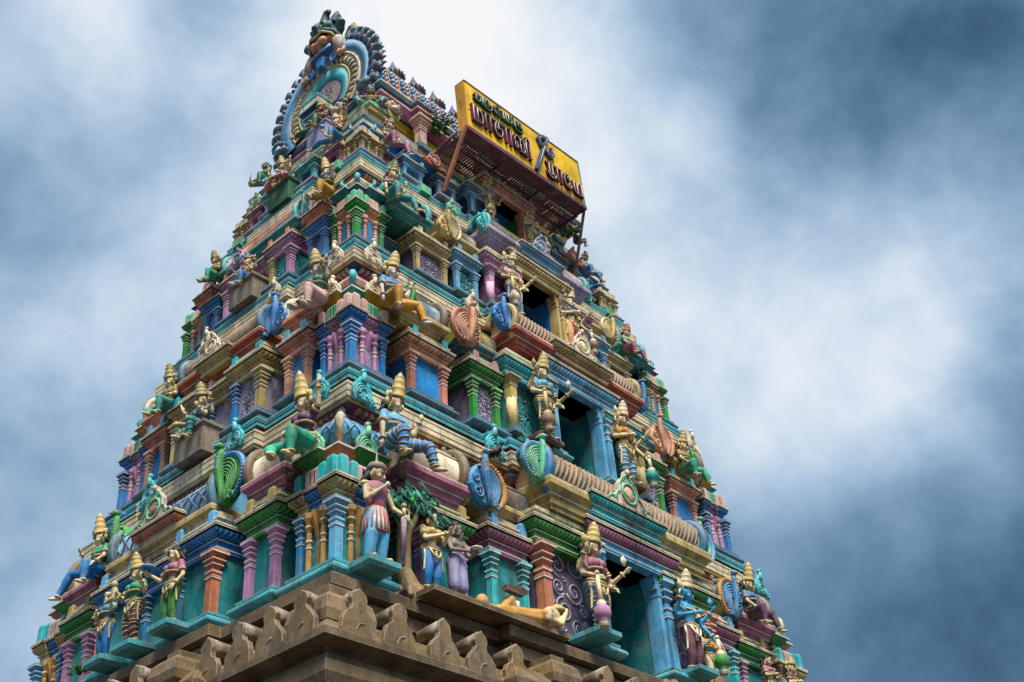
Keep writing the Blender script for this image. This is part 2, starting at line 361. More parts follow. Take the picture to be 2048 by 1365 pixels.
def peacock(face, u, w, z, h, m, rim, sgn=1, turn=0.0, name='peacock_ornament'):
    # leaning fan of feathers, crested outer rim, plume lines sweeping to the foot, long neck and head
    T = face @ Matrix.Translation((u, w, z)) @ Matrix.Rotation(turn, 4, 'Z'); mb = MB(T); R = h*.42; cz = R*.98; sg = sgn
    rng = random.Random(int((u+z)*1000)); wob = lambda: rng.uniform(.97, 1.03)
    o = []
    for k in range(32):
        a = 2*math.pi*k/32; c, s_ = math.cos(a), math.sin(a); q = (1.0 if s_ > -.2 else 1.0-.28*(-s_-.2))*wob()
        o.append((R*.92*c*q+sg*R*.08*s_, cz+R*s_*(1.0 if s_ > 0 else .98)))
    mb.extrude(o, .0, -.15*h, m, .04*h)
    pts = [(sg*R*(.97*math.cos(rad(a))+.06), -.02*h, cz+R*.98*math.sin(rad(a))) for a in range(-62, 118, 12)]
    mb.tube(pts, [.025*h+.03*h*math.sin(math.pi*i/(len(pts)-1)) for i in range(len(pts))], rim, 7)
    for i, a in enumerate(range(-50, 112, 8)):
        mb.ball((sg*R*(1.0*math.cos(rad(a))+.07), .022*h, cz+R*1.01*math.sin(rad(a))), (.022*h, .018*h, .024*h), rim, 6, 4)
    for q in (.88, .74, .60, .46, .33, .20):       # plume lines
        pts = []; fx = -sg*.02*R
        for j in range(16):
            t = j/15; a = rad(128-205*t); rr = R*q; k_ = t**2.2
            x = sg*(rr*math.cos(a)+.05*R); zz = cz+rr*math.sin(a)*(1-.15*(1-q)); pts.append((x*(1-k_)+fx*k_+sg*.16*R*q*k_, .014*h, zz*(1-k_)+(.06+.18*(1-q))*R*k_))
        mb.tube(pts, [.018*h*(1.1-.4*i/15) for i in range(16)], m, 5)
    spiral(mb, -sg*R*.55, .016*h, R*.52, R*.30, 1.6, 1.2, -sg, .020*h, m); spiral(mb, -sg*R*.62, .014*h, R*1.12, R*.22, 1.4, 2.4, sg, .017*h, m); spiral(mb, sg*R*.5, .02*h, R*.2, R*.2, 1.3, 2.0, sg, .018*h, m)
    mb.tube([(-sg*R*.04, .03*h, .0), (-sg*R*.02, .045*h, R*.5), (-sg*R*.16, .05*h, R*1.0), (-sg*R*.24, .06*h, R*1.5), (-sg*R*.22, .07*h, R*2.0), (-sg*R*.18, .08*h, R*2.25)], [.06*h, .05*h, .075*h, .085*h, .06*h, .05*h], m, 8)
    mb.ball((-sg*R*.18, .10*h, R*2.34), (.07*h, .075*h, .065*h), m, 9, 6)
    mb.tube([(-sg*R*.18, .15*h, R*2.33), (-sg*R*.18, .24*h, R*2.26)], [.026*h, .006*h], rim, 6)
    for s2 in (-1, 1): mb.ball((-sg*R*.18+.05*h*s2, .135*h, R*2.37), .018*h, 'white', 6, 4); mb.ball((-sg*R*.18+.05*h*s2, .148*h, R*2.37), .010*h, 'black', 5, 4)
    for j in range(5): mb.cap((-sg*R*.18, .06*h-.03*h*j, R*2.45), (-sg*R*.18, .04*h-.035*h*j, R*2.58-.03*R*abs(j-1)), .012*h, .006*h, rim, 5)
    for j in range(6): mb.ball((-sg*R*.23, .125*h, R*(1.42+.09*j)), (.05*h, .02*h, .022*h), rim if j % 2 else m, 6, 4)
    return part(mb, name)
def lotus_ornament(face, u, w, z, h, m, inner, rim, name='crest_ornament'):
    # wide pointed crest with a round medallion and wavy wings
    mb = MB(face)
    o = [(-.85, 0), (-.72, .13), (-.56, .12), (-.47, .28), (-.36, .34), (-.34, .56), (-.2, .74), (-.06, .84), (0, 1.0), (.06, .84), (.2, .74), (.34, .56), (.36, .34), (.47, .28), (.56, .12), (.72, .13), (.85, 0)]
    mb.extrude([(u+x*h, z+q*h) for x, q in o], w, w-.12*h, m, .03*h)
    mb.tube([(u+x*h*.97, w+.005, z+q*h*.97+.01) for x, q in o], .028*h, rim, 5)
    pts = [(u+.26*h*math.cos(rad(a)), w+.01, z+(.36+.26*math.sin(rad(a)))*h) for a in range(0, 360, 20)]
    mb.tube(pts, .035*h, rim, 5, closed=True)
    mb.ball((u, w, z+.36*h), (.2*h, .05*h, .2*h), inner, 12, 6)
    for s2 in (-1, 1):
        spiral(mb, u+s2*.11*h, w+.03*h, z+.36*h, .1*h, 1.4, 0.5, s2, .022*h, rim)
        spiral(mb, u+s2*.5*h, w+.01, z+.11*h, .1*h, 1.4, 1.0, -s2, .022*h, rim)
        spiral(mb, u+s2*.12*h, w+.01, z+.7*h, .09*h, 1.2, 2.0, s2, .02*h, rim)
    mb.ball((u, w+.04*h, z+.92*h), (.07*h, .07*h, .09*h), m, 7, 5)
    return part(mb, name)
def sala(face, u0, u1, w, z0, r, ped, barrel, arch, style='plain', pedh=None, name='barrel_roof', finials=3, ends=(1, 1)):
    root = MB(face); r *= 1.16; ph = pedh if pedh is not None else r*.9
    root.stack((u0, u1, w-1.1, w), [(-.06, z0), (-.06, z0+.15*ph), (-.03, z0+.17*ph), (-.03, z0+.4*ph), (.0, z0+.45*ph, 'white'), (.0, z0+.5*ph), (.05, z0+.66*ph), (.07, z0+.72*ph), (.07, z0+.92*ph, 'cream'), (.07, z0+.99*ph), (.0, z0+ph)], ped)
    cy, cz = w-r*1.0, z0+ph+r*.72; seg = 18; L = u1-u0; x0, x1 = u0+.03, u1-.03
    A = []
    for x in (x0, x1): A.append([root.vi((x, cy+r*math.cos(2*math.pi*k/seg), cz+r*math.sin(2*math.pi*k/seg))) for k in range(seg)])
    for k in range(seg): root.face([A[0][k], A[0][(k+1) % seg], A[1][(k+1) % seg], A[1][k]], barrel, True)
    root.face(A[0], barrel); root.face(list(reversed(A[1])), barrel)
    for q in (.35, .62):   # long mouldings
        a = rad(90*q); root.tube([(x0, cy+r*math.cos(a), cz+r*math.sin(a)), (x1, cy+r*math.cos(a), cz+r*math.sin(a))], r*.05, barrel, 5)
    if style in ('rope', 'net'):
        for sg in ((1,) if style == 'rope' else (1, -1)):
            n = max(4, int(L/(r*(.30 if style == 'rope' else .62))))
            for j in range(-3, n+1):
                pts = []
                for k in range(11):
                    a = rad(-40+k*17); x = x0+(x1-x0)*j/n+sg*r*.13*(k-5)*(1 if style == 'rope' else 1.9)
                    if x0 <= x <= x1: pts.append((x, cy+r*1.01*math.cos(a), cz+r*1.01*math.sin(a)))
                if len(pts) > 1: root.tube(pts, r*(.10 if style == 'rope' else .045), 'rope_worn' if style == 'rope' else 'navy', 5)
    o = part(root, name)
    for e, x in ((0, u0), (1, u1)):
        if not ends[e]: continue
        mb = MB(face); pts = []
        for j in range(17):
            a = rad(-62+j*14.6); pts.append((x, cy+r*1.12*math.cos(a), cz+r*1.12*math.sin(a)))
        mb.tube(pts, [r*(.2+.06*abs(j-8)/8) for j in range(17)], arch, 8)
        mb.tube([(x, p[1]+r*.12*(p[1]-cy)/r, p[2]+r*.12*(p[2]-cz)/r) for p in pts], r*.1, 'grime', 6)
        mb.ball((x, cy+r*.75, cz-r*1.12), (r*.22, r*.3, r*.25), arch, 8, 6); mb.ball((x, cy, cz+r*1.38), (r*.13, r*.13, r*.24), arch, 7, 5)
        sub(mb, 'roof_arch', o)
    for j in range(finials):
        mb = MB(face); x = u0+L*(j+1)/(finials+1)
        mb.lathe(x, cy, [(r*.12, cz+r*.96), (r*.2, cz+r*1.08), (r*.1, cz+r*1.16), (r*.15, cz+r*1.26), (r*.02, cz+r*1.5)], arch, 7)
        sub(mb, 'finial', o)
    return o
def pavilion(face, t, u0, u1, w, c, zl=None, panel=None, seed=1, roll='slate', pw=.092, npil=2, par='cream', pil2=None, inner=0):
    # projecting wall bay: roll base, panel, two pilasters, frieze with eave, parapet with blocks
    g, h = t['g'], t['h']; zr = t['zr']; zl = t['zl'] if zl is None else zl; hh = zl-zr; zc = zr+.71*hh; pw *= g
    mb = MB(face); D = w-.95
    mb.stack((u0-.02, u1+.02, D, w+.05), roll_prof(zr-.17*g, zr, g, roll), roll)
    mb.stack((u0+.04, u1-.04, D, w-.06), [(0, zr-.01), (0, zc+.01)], c['panel'])
    o = part(mb, 'wall_pavilion')
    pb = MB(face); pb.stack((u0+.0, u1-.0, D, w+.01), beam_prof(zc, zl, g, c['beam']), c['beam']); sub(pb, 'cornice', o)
    for k in range(npil):
        x = u0+pw*.62+(u1-u0-pw*1.24)*(k/(npil-1) if npil > 1 else .5)
        second = pil2 and (k == 0) == (inner < 0); q = MB(face); pilaster(q, x, w-.03*g, pw*(.72 if second else 1), zr, zc, pil2 if second else c['pil']); sub(q, 'pilaster', o)
    if c.get('carve'):
        q = MB(face); carved(q, u0+pw*1.35, u1-pw*1.35, zr+.03, zc-.03, w-.055, c['carve'], seed, .010*g); sub(q, 'carved_relief', o)
    if par:
        q = MB(face); ph = .2*g
        q.stack((u0-.03, u1+.03, D, w+.03), [(-.02, zl-.01), (-.02, zl+ph*.35), (0.02, zl+ph*.4), (.02, zl+ph*.52), (-.03, zl+ph*.6), (-.03, zl+ph*.95)], par+'_worn' if par == 'cream' else par)
        for x in (u0+.08*g, u1-.08*g): q.stack((x-.05*g, x+.05*g, w-.1, w+.075), [(0, zl), (0, zl+ph*.9), (-.02, zl+ph*1.05)], c.get('blk', par))
        sub(q, 'parapet', o)
    return o
# ------------------------------------------------------------------ corner turrets
TUR = [
    dict(w=.80, cp='ltblue', col='brass', ep='steel', body='tealwall', bc='gold', bm='blue', be='gold', roll='rollteal', pc='aqua', pm='palepink', kc='orange', km='green', dome='ltblue', scr='mint', net=True),
    dict(w=.72, cp='blue', col='pink', ep='blue', body='lav', bc='blue', bm='pink', be='blue', roll='slate', pc='palepink', pm='mint', kc='teal', km='ochre', dome='palepink', scr='cream', net=False),
    dict(w=.65, cp='green', col='salmon', ep='green', body='steel', bc='green', bm='peach', be='green', roll='slate', pc='mint', pm='palepink', kc='navy', km='teal', dome='cream', scr='aqua', net=False),
    dict(w=.56, cp='gold', col='gold', ep='gold', body='olive', bc='gold', bm='gold', be='gold', roll='lav', pc='cream', pm='cream', kc='blue', km='ltblue', dome='blue', scr='ltblue', net=False)]
def turret(t, sx, sy):
    c = TUR[t['i']]; a, b, g, zr, zl = t['a'], t['b'], t['g'], t['zr'], t['zl']; w = c['w']; hh = zl-zr; zc = zr+.71*hh
    # p, q run inwards from the outer corner
    T = Matrix(((-sx, 0, 0, sx*a), (0, -sy, 0, sy*b), (0, 0, 1, 0), (0, 0, 0, 1)))
    mb = MB(T)
    mb.stack((.03*g, w, .03*g, w), roll_prof(zr-.2*g, zr, g*1.1, c['roll']), c['roll'])
    mb.stack((.16*g, w-.06, .16*g, w-.06), [(0, zr-.01), (0, zc+.02)], c['body'])
    o = part(mb, 'corner_turret')
    def S(name, f):
        q = MB(T); f(q); return sub(q, name, o)
    cw = .105*g
    S('pilaster', lambda q: pilaster(q, .07*g+cw/2, .07*g+cw/2, cw, zr, zc, c['cp']))
    ew = .075*g; e = w-ew*.6-.03
    for (x, y) in ((e, .1*g+ew/2), (.1*g+ew/2, e)):
        S('pilaster', lambda q, x=x, y=y: pilaster(q, x, y, ew, zr, zc, c['ep']))
    m0 = .07*g+cw+.05*g; m1 = e-ew*.75
    for f in (.25, .80):
        u = m0+(m1-m0)*f
        for (x, y) in ((u, .13*g), (.13*g, u)):
            S('colonette', lambda q, x=x, y=y: colonette(q, x, y, .034*g, zr, zc, c['col']))
    if t['i'] == 0 or t['i'] == 1:    # slim slanting bracket next to the colonettes
        u = m0+(m1-m0)*.53
        for ax in (0, 1):
            def br(q, ax=ax):
                hw = .022*g
                for k in range(4):
                    z0, z1 = zr+(zc-zr)*(0, .55, .74, .9)[k], zr+(zc-zr)*(.55, .74, .9, 1.0)[k]; d0, d1 = (0, 0, .05, .09)[k], (0, .05, .09, .09)[k]
                    V = [(u-hw, .155*g-d0*g), (u+hw, .155*g-d0*g), (u+hw, .2*g), (u-hw, .2*g)]; V2 = [(u-hw, .155*g-d1*g), (u+hw, .155*g-d1*g), (u+hw, .2*g), (u-hw, .2*g)]
                    if ax: V = [(y, x) for x, y in V]; V2 = [(y, x) for x, y in V2]
                    A = [q.vi((*p, z0)) for p in V]; B = [q.vi((*p, z1)) for p in V2]
                    for j in range(4): q.face([A[j], A[(j+1) % 4], B[(j+1) % 4], B[j]], c['col'])
            S('bracket', lambda q, br=br: br(q))
    # frieze and eave, three colours along each face
    b0 = .12*g; s1 = .33*g+.02; s2 = w-.19*g
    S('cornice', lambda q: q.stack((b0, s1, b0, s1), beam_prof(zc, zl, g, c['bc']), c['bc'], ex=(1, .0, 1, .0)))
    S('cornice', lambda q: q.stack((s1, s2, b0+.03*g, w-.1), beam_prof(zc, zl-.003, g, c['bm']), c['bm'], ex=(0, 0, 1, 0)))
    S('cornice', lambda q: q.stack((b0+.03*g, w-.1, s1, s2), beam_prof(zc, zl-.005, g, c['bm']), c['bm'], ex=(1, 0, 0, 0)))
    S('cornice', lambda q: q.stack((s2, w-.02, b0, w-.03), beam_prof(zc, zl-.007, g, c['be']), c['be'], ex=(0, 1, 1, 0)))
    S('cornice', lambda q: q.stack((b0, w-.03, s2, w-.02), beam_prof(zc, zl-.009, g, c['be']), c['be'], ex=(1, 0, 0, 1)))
    # parapet
    ph = .21*g
    def par(q):
        q.stack((.12*g, w-.02, .12*g, w-.02), [(0, zl-.02), (0, zl+ph*.45), (.02, zl+ph*.5), (.02, zl+ph*.6), (-.03, zl+ph*.7), (-.03, zl+ph)], c['pm']+'_worn')
        for ax in (0, 1):
            def B(u, hw, d, m, hgt=1.05):
                r = (u-hw, u+hw, d, d+.1) if ax == 0 else (d, d+.1, u-hw, u+hw)
                q.stack(r, [(0, zl), (0, zl+ph*hgt*.85), (-.012, zl+ph*hgt)], m)
            B(.155*g, .055*g, .035*g, c['pc'], 1.2); B(.315*g, .05*g, .045*g, c['pc'], 1.1)
            for f in (.22, .5, .78): B(s1+(s2-s1)*f, .045*g, .06*g, c['pm'])
            B(w-.08*g, .05*g, .04*g, c['pc'])
    S('parapet', par)
    # little roof pavilion over the corner: neck, moulding, four-sided dome, curls
    z1 = zl+ph*.9; k = t['H']/2.05*g/max(g, .85); kk = max(.62, t['H']/2.05)
    zm0, zm1 = zl+.2*kk, zl+.5*kk
    if t['i'] == 3: zm0, zm1 = zl+.12, zl+.22
    def mould(q):
        q.stack((.26*g, w, .26*g, w), [(0, z1-.1), (0, zm0)], c['kc'])
        def pr(m, dz=0): 
            h = zm1-zm0; return [(0, zm0-.0), (0, zm0+.2*h, 'white'), (.03*g, zm0+.24*h), (.03*g, zm0+.34*h), (.0, zm0+.4*h), (.09*g, zm0+.62*h), (.1*g, zm0+.72*h, m), (.14*g, zm0+.76*h, 'white'), (.14*g, zm0+.84*h+dz), (.0, zm1+dz)]
        q.stack((.26*g, .52*g, .26*g, .52*g), pr(c['kc']), c['kc'], ex=(1, 0, 1, 0))
        q.stack((.52*g, w, .25*g, w), pr(c['kc'], -.004), c['kc'], ex=(0, .3, 1, 0)); q.stack((.25*g, w, .52*g, w), pr(c['kc'], -.006), c['kc'], ex=(1, 0, 0, .3))
        for ax in (0, 1):
            r = (.50*g, .72*g, .17*g, .4*g); r = r if ax == 0 else (r[2], r[3], r[0], r[1])
            q.stack(r, [(p[0], p[1]+.005)+tuple(p[2:]) for p in pr(c['km'])], c['km'])
    S('turret_moulding', mould)
    zd = zm1; hd = (.60, .44, .36, .0)[t['i']]
    if hd:
        def dome(q):
            cx = .26*g+.36*g; R = .40*g
            P = [(.62, 0), (.78, .1), (.96, .28), (1.02, .45), (.98, .58), (.80, .74), (.5, .88), (.2, .96), (.12, 1.0)]
            q.stack((cx, cx, cx, cx), [(R*p[0], zd+hd*p[1]) for p in P], c['dome'])
            e_ = [(cx-R*p[0]*1.01, cx-R*p[0]*1.01, zd+hd*p[1]) for p in P[1:7]]
            q.tube(e_, [.02, .045*g, .055*g, .06*g, .05*g, .03], 'cream' if c['net'] else 'aqua', 7)
            q.lathe(cx-.14*g, cx-.14*g, [(.05*g, zd+hd*.8), (.07*g, zd+hd*1.0), (.03*g, zd+hd*1.06), (.05*g, zd+hd*1.12), (.008, zd+hd*1.32)], 'lav', 8)
            for ax in (0, 1):      # diamond lines on the dome
                if not c['net']: continue
                for sg in (1, -1):
                    for j in range(-2, 4):
                        pts = []
                        for kx in range(7):
                            p = P[1+kx] if kx+1 < len(P) else P[-1]; u = cx+(j*.42+sg*(kx-3)*.16)*R
                            if abs(u-cx) <= R*p[0]: pts.append((u, cx-R*p[0]*1.01, zd+hd*p[1]) if ax == 0 else (cx-R*p[0]*1.01, u, zd+hd*p[1]))
                        if len(pts) > 1: q.tube(pts, .010*g, 'navy', 4)
        S('dome', dome)
    return o

def curls(t, sx, sy):
    c = TUR[t['i']]; a, b, g, zl, w = t['a'], t['b'], t['g'], t['zl'], c['w']; kk = max(.62, t['H']/2.05)
    zm1 = zl+.46*kk if t['i'] < 3 else zl+.2
    par = [o for o in ROOT.children if o.name.startswith('corner_turret')][-1]
    h = (.46, .42, .3, .26)[t['i']]
    if sy < 0: scroll_ornament(FRONT, sx*(a-.6*g), b-.16*g, zm1, h, c['scr'], -sx if sx > 0 else 1, 'scroll_ornament', par, None)
    if sx < 0: scroll_ornament(LEFT, -sy*(b-.6*g), a-.16*g, zm1, h, c['scr'], -1 if sy < 0 else 1, 'scroll_ornament', par, None)

# ------------------------------------------------------------------ tower: storeys
BAYS = [  # front bay beside the turret, front bay beside the door, round/square column, middle frieze, doorway, left bay, left middle
    dict(A=dict(beam='green', pil='pink', panel='tealwall', blk='gold'), B=dict(beam='rose', pil='aqua', panel='tealwall', blk='ltblue'), col='orange', mid='green', frame='ltblue', lint='rose', room='tealwall', flank='violet', flankc='scroll',
         LA=dict(beam='green', pil='pink', panel='tealwall', blk='gold'), LB=dict(beam='blue', pil='orange', panel='tealwall', blk='ltblue'), wall='deepteal', hara='maroon', wcarve='scroll'),
    dict(A=dict(beam='peach', pil='salmon', panel='panelblue', blk='aqua'), B=dict(beam='green', pil='green', panel='violet', carve='scroll', blk='palepink'), col='gold', mid='aqua', frame='ltblue', lint='ltblue', room='tealwall', flank='teal', flankc='teal',
         LA=dict(beam='salmon', pil='peach', panel='panelblue', blk='ltblue'), LB=dict(beam='gold', pil='gold', panel='scroll', carve='lav', blk='aqua'), wall='deepteal', hara='navy', wcarve='teal'),
    dict(A=dict(beam='gold', pil='gold', panel='violet', carve='scroll', blk='cream'), B=dict(beam='ltblue', pil='ltblue', panel='deepteal', carve='aqua', blk='ltblue'), col='pink', mid='pink', frame='gold', lint='gold', room='blue', flank='plum', flankc='plum',
         LA=dict(beam='blue', pil='blue', panel='lav', blk='teal'), LB=dict(beam='pink', pil='pink', panel='teal', carve='aqua', blk='salmon'), wall='blue', hara='navy', wcarve=None),
    dict(A=dict(beam='ltblue', pil='ltblue', panel='tealwall', blk='ltblue'), B=dict(beam='slate', pil='slate', panel='navy', blk='mint'), col='ltblue', mid='slate', frame='salmon', lint='salmon', room='green', flank='navy', flankc='teal',
         LA=dict(beam='rose', pil='rose', panel='rose', blk='palepink'), LB=dict(beam='aqua', pil='aqua', panel='violet', carve='lav', blk='teal'), wall='navy', hara='plum', wcarve=None)]
FA, FB, FC, FD = (2.99, 3.79), (1.93, 2.54), 1.74, .62
BAYF = [((2.95, 3.72), (1.98, 2.66), 1.80), ((2.98, 3.78), (1.90, 2.54), 1.72), ((2.55, 3.42), (1.78, 2.42), 1.52), ((2.95, 3.6), (1.9, 2.5), 1.4)]
def tier_base(t, zlow, first=False):
    # stepped mouldings that carry a storey, on the plan with its projecting middles
    a, b, s, g, zr = t['a'], t['b'], t['s'], t['g'], t['zr']; H = zr-zlow
    c = BAYS[t['i']]; cp = BAYS[t['i']-1]
    def prof(dz):
        f = lambda x: zlow+H*x+dz
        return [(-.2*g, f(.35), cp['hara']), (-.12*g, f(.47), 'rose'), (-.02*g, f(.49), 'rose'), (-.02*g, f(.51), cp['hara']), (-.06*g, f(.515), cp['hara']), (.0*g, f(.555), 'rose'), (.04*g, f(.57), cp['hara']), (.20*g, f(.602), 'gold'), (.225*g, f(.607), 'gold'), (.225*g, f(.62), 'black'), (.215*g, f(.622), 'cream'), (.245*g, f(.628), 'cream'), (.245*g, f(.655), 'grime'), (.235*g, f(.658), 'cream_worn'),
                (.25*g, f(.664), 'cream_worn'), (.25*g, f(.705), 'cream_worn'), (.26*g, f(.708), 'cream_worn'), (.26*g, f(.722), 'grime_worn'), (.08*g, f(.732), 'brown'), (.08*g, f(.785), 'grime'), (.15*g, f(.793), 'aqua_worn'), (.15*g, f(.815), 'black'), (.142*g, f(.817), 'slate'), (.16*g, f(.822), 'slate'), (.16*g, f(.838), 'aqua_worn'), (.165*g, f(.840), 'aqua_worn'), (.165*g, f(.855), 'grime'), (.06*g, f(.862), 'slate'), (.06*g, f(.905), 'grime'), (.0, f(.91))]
    mb = MB()
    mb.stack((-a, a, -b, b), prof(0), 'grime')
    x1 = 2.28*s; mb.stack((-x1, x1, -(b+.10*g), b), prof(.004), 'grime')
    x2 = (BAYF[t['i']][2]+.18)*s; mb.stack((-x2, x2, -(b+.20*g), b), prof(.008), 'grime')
    f = lambda x: zlow+H*x
    for lo, hi, w_, ax in ((-a, -x1, b, 0), (x1, a, b, 0), (-x1, -x2, b+.10*g, 0), (x2, x1, b+.10*g, 0), (-x2, x2, b+.20*g, 0), (-b, -1.3*t['sb'], a, 1), (1.3*t['sb'], b, a, 1), (-1.28*t['sb'], 1.28*t['sb'], a+.15*g, 1)):
        mb.setT(FRONT if ax == 0 else LEFT); n = max(1, int((hi-lo)/(.11*g)))
        for kx in range(n):
            u = lo+(hi-lo)*(kx+.5)/n; hw = (hi-lo)/n*.30
            mb.stack((u-hw, u+hw, w_, w_+.165*g), [(0, f(.572)), (0, f(.598))], 'salmon' if t['i'] != 2 else 'palepink')
            mb.stack((u-hw*1.2, u+hw*1.2, w_, w_+.125*g), [(0, f(.73)), (0, f(.78))], 'stone')
    mb.setT(None)
    yl = 1.28*t['sb']; mb.stack((-(a+.15*g), a+.15*g, -yl, yl), prof(.012), 'grime')
    return part(mb, 'ledge_moulding')
def tier_core(t):
    a, b, s, g, zr, zl = t['a'], t['b'], t['s'], t['g'], t['zr'], t['zl']; zt = NEXT[t['i']]; c = BAYS[t['i']]
    ai, bi = a-.62*g, b-.62*g; dw = (FD+.02)*s; zd = zr+t['door']+.02; zb = zr-.45*g
    mb = MB()
    mb.box(-ai, -dw, -bi, bi, zb, zl-.01, c['wall']); mb.box(dw, ai, -bi, bi, zb, zl-.01, c['wall'])
    mb.box(-dw, dw, -bi+.9, bi, zb, zt-.3, c['room']); mb.box(-dw, dw, -bi, -bi+.9, zb, zr-.004, c['room']); mb.box(-dw, dw, -bi, -bi+.9, zd, zl+.55*g, c['room'])
    # wall above the eaves, behind the roof pavilions
    ah, bh = NA[t['i']][0], NA[t['i']][1]
    mb.stack((-ah, -dw-.01, -bh, bh), [(0, zl-.02), (0, zt-.35)], c['hara']); mb.stack((dw+.01, ah, -bh, bh), [(0, zl-.02), (0, zt-.35)], c['hara'])
    o = part(mb, 'storey_wall')
    # eave of the recessed wall stretches
    pb = MB(); zc = zr+.64*t['h']
    for r, ex in (((-ai-.06, -dw-.3, -bi-.06, bi), (1, 0, 1, 1)), ((dw+.3, ai+.06, -bi-.06, bi), (0, 1, 1, 1))):
        pb.stack(r, beam_prof(zc, zl-.05, g, 'teal' if t['i'] < 2 else 'slate', False), 'slate', ex=ex)
    sub(pb, 'cornice', o)
    if c['wcarve']:
        q = MB(FRONT)
        A, B_, cc = BAYF[t['i']]
        for sg in (-1, 1):
            for u0, u1 in ((A[1]*s, a-TUR[t['i']]['w']), (B_[1]*s, A[0]*s)):
                lo, hi = sorted((sg*u0, sg*u1)); carved(q, lo+.02, hi-.02, zr, zc-.02, bi+.01, c['wcarve'], t['i']*7+int(sg+u0*10), .011*g)
        sub(q, 'carved_relief', o)
    return o
def doorway(t):
    s, g, zr = t['s'], t['g'], t['zr']; c = BAYS[t['i']]; dw = FD*s; zd = zr+t['door']; b = t['b']; w = b+.20*g; i = t['i']
    A, B_, cc = BAYF[i]; xc = cc*s
    mb = MB(FRONT)   # deep painted reveal behind the frame
    wi = b-.62*g+.002
    mb.stack((-xc-.05*g, -dw, wi-.3, w-.10*g), [(0, zr-.02), (0, t['zl']+.30*g)], c['flank']); mb.stack((dw, xc+.05*g, wi-.3, w-.10*g), [(0, zr-.02), (0, t['zl']+.30*g)], c['flank'])
    mb.stack((-dw-.02, dw+.02, wi-.3, w-.06*g), [(0, zd), (0, zd+.3*g)], c['room'])
    for sg in (-1, 1):     # inner reveals
        r = sorted((sg*dw, sg*(dw-.02*g))); mb.box(r[0], r[1], wi-1.0, w-.09*g, zr-.02, zd-.003, c['room'])
    o = part(mb, 'doorway')
    for sg in (-1, 1):
        q = MB(FRONT); r = sorted((sg*(dw-.032*g), sg*(dw+.04*g)))     # flat jamb with stepped bracket
        q.stack((r[0], r[1], w-.2*g, w+.03*g), [(0, zr-.02), (0, zd-.02)], c['frame']); 
        for k, (dz, dd) in enumerate(((.30, .02), (.2, .045), (.1, .07))):
            rr = sorted((sg*(dw-.02-dd*g), sg*(dw+.05*g))); q.box(rr[0], rr[1], w-.2*g, w+.04*g+.002*k, zd-dz*g, zd-dz*g+.11*g, c['frame'])
        sub(q, 'jamb', o)
        q = MB(FRONT); pilaster(q, sg*(dw+.15*g), w-.0*g, .12*g, zr, zd-.01, c['frame']); sub(q, 'pilaster', o)
        q = MB(FRONT); q.stack(tuple(sorted((sg*(dw-.03), sg*(dw+.30*g))))+(w-.2, w+.10*g), roll_prof(zr-.17*g, zr, g, 'rollteal'), 'rollteal'); sub(q, 'base_roll', o)
        q = MB(FRONT); lo, hi = sorted((sg*(dw+.26*g), sg*(xc-.10*g))); carved(q, lo, hi, zr+.02, zr+t['door']*.92, w-.10*g+.004, c['flankc'], i*11+sg+3, .013*g); sub(q, 'carved_relief', o)
        # tall column between door bay and side bay with its own frieze
        q = MB(FRONT); x = sg*xc; ztop = t['zl']+.02*g
        if i in (1, 2):
            hh = ztop-zr; pilaster(q, x, w-.03*g, .14*g, zr+hh*.60, ztop, c['col']); q.lathe(x, w-.03*g, [(.085*g, zr), (.085*g, zr+hh*.6)], c['col'], 14)
            q.stack((x-.11*g, x+.11*g, w-.15*g, w+.09*g), [(0, zr-.05*g), (0, zr+.03*g)], 'slate')
        else: pilaster(q, x, w-.03*g, .14*g, zr, ztop, c['col'])
        sub(q, 'column', o)
        q = MB(FRONT); lo, hi = sorted((sg*(dw+.02), sg*(xc+.16*g))); q.stack((lo, hi, w-.6, w+.03*g), beam_prof(ztop, ztop+.33*g, g, c['mid']), c['mid'], ex=(1, 0, 1, 1) if sg < 0 else (0, 1, 1, 1)); 
        q.stack((lo+.03, hi-.03, w-.6, w+.05*g), [(0, ztop+.325*g), (0, ztop+.40*g), (.03, ztop+.42*g), (.03, ztop+.47*g)], 'cream_worn')
        sub(q, 'cornice', o)
    # lintel, swelling eave, parapet
    q = MB(FRONT); lw = dw+.33*g; z0 = zd; h = .36*g
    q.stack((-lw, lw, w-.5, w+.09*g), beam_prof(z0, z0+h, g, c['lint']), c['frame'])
    q.stack((-lw-.02, lw+.02, w-.5, w+.11*g), [(-.02, z0+h-.005), (-.02, z0+h+.08*g), (.02, z0+h+.09*g), (.02, z0+h+.14*g), (-.04, z0+h+.17*g), (-.04, z0+h+.24*g)], 'cream_worn' if i != 1 else 'lav')
    sub(q, 'lintel', o)
    q = MB(FRONT)
    for x in (-lw+.05, -lw*.45, lw*.45, lw-.05): q.stack((x-.06*g, x+.06*g, w-.1, w+.17*g), [(0, z0+h-.01), (0, z0+h+.2*g), (-.015, z0+h+.25*g)], ('gold', 'ltblue', 'cream', 'palepink')[i])
    sub(q, 'parapet', o)
    return o
for t, d in zip(TIERS, (1.33, 1.24, 1.05, .80)): t['door'] = d

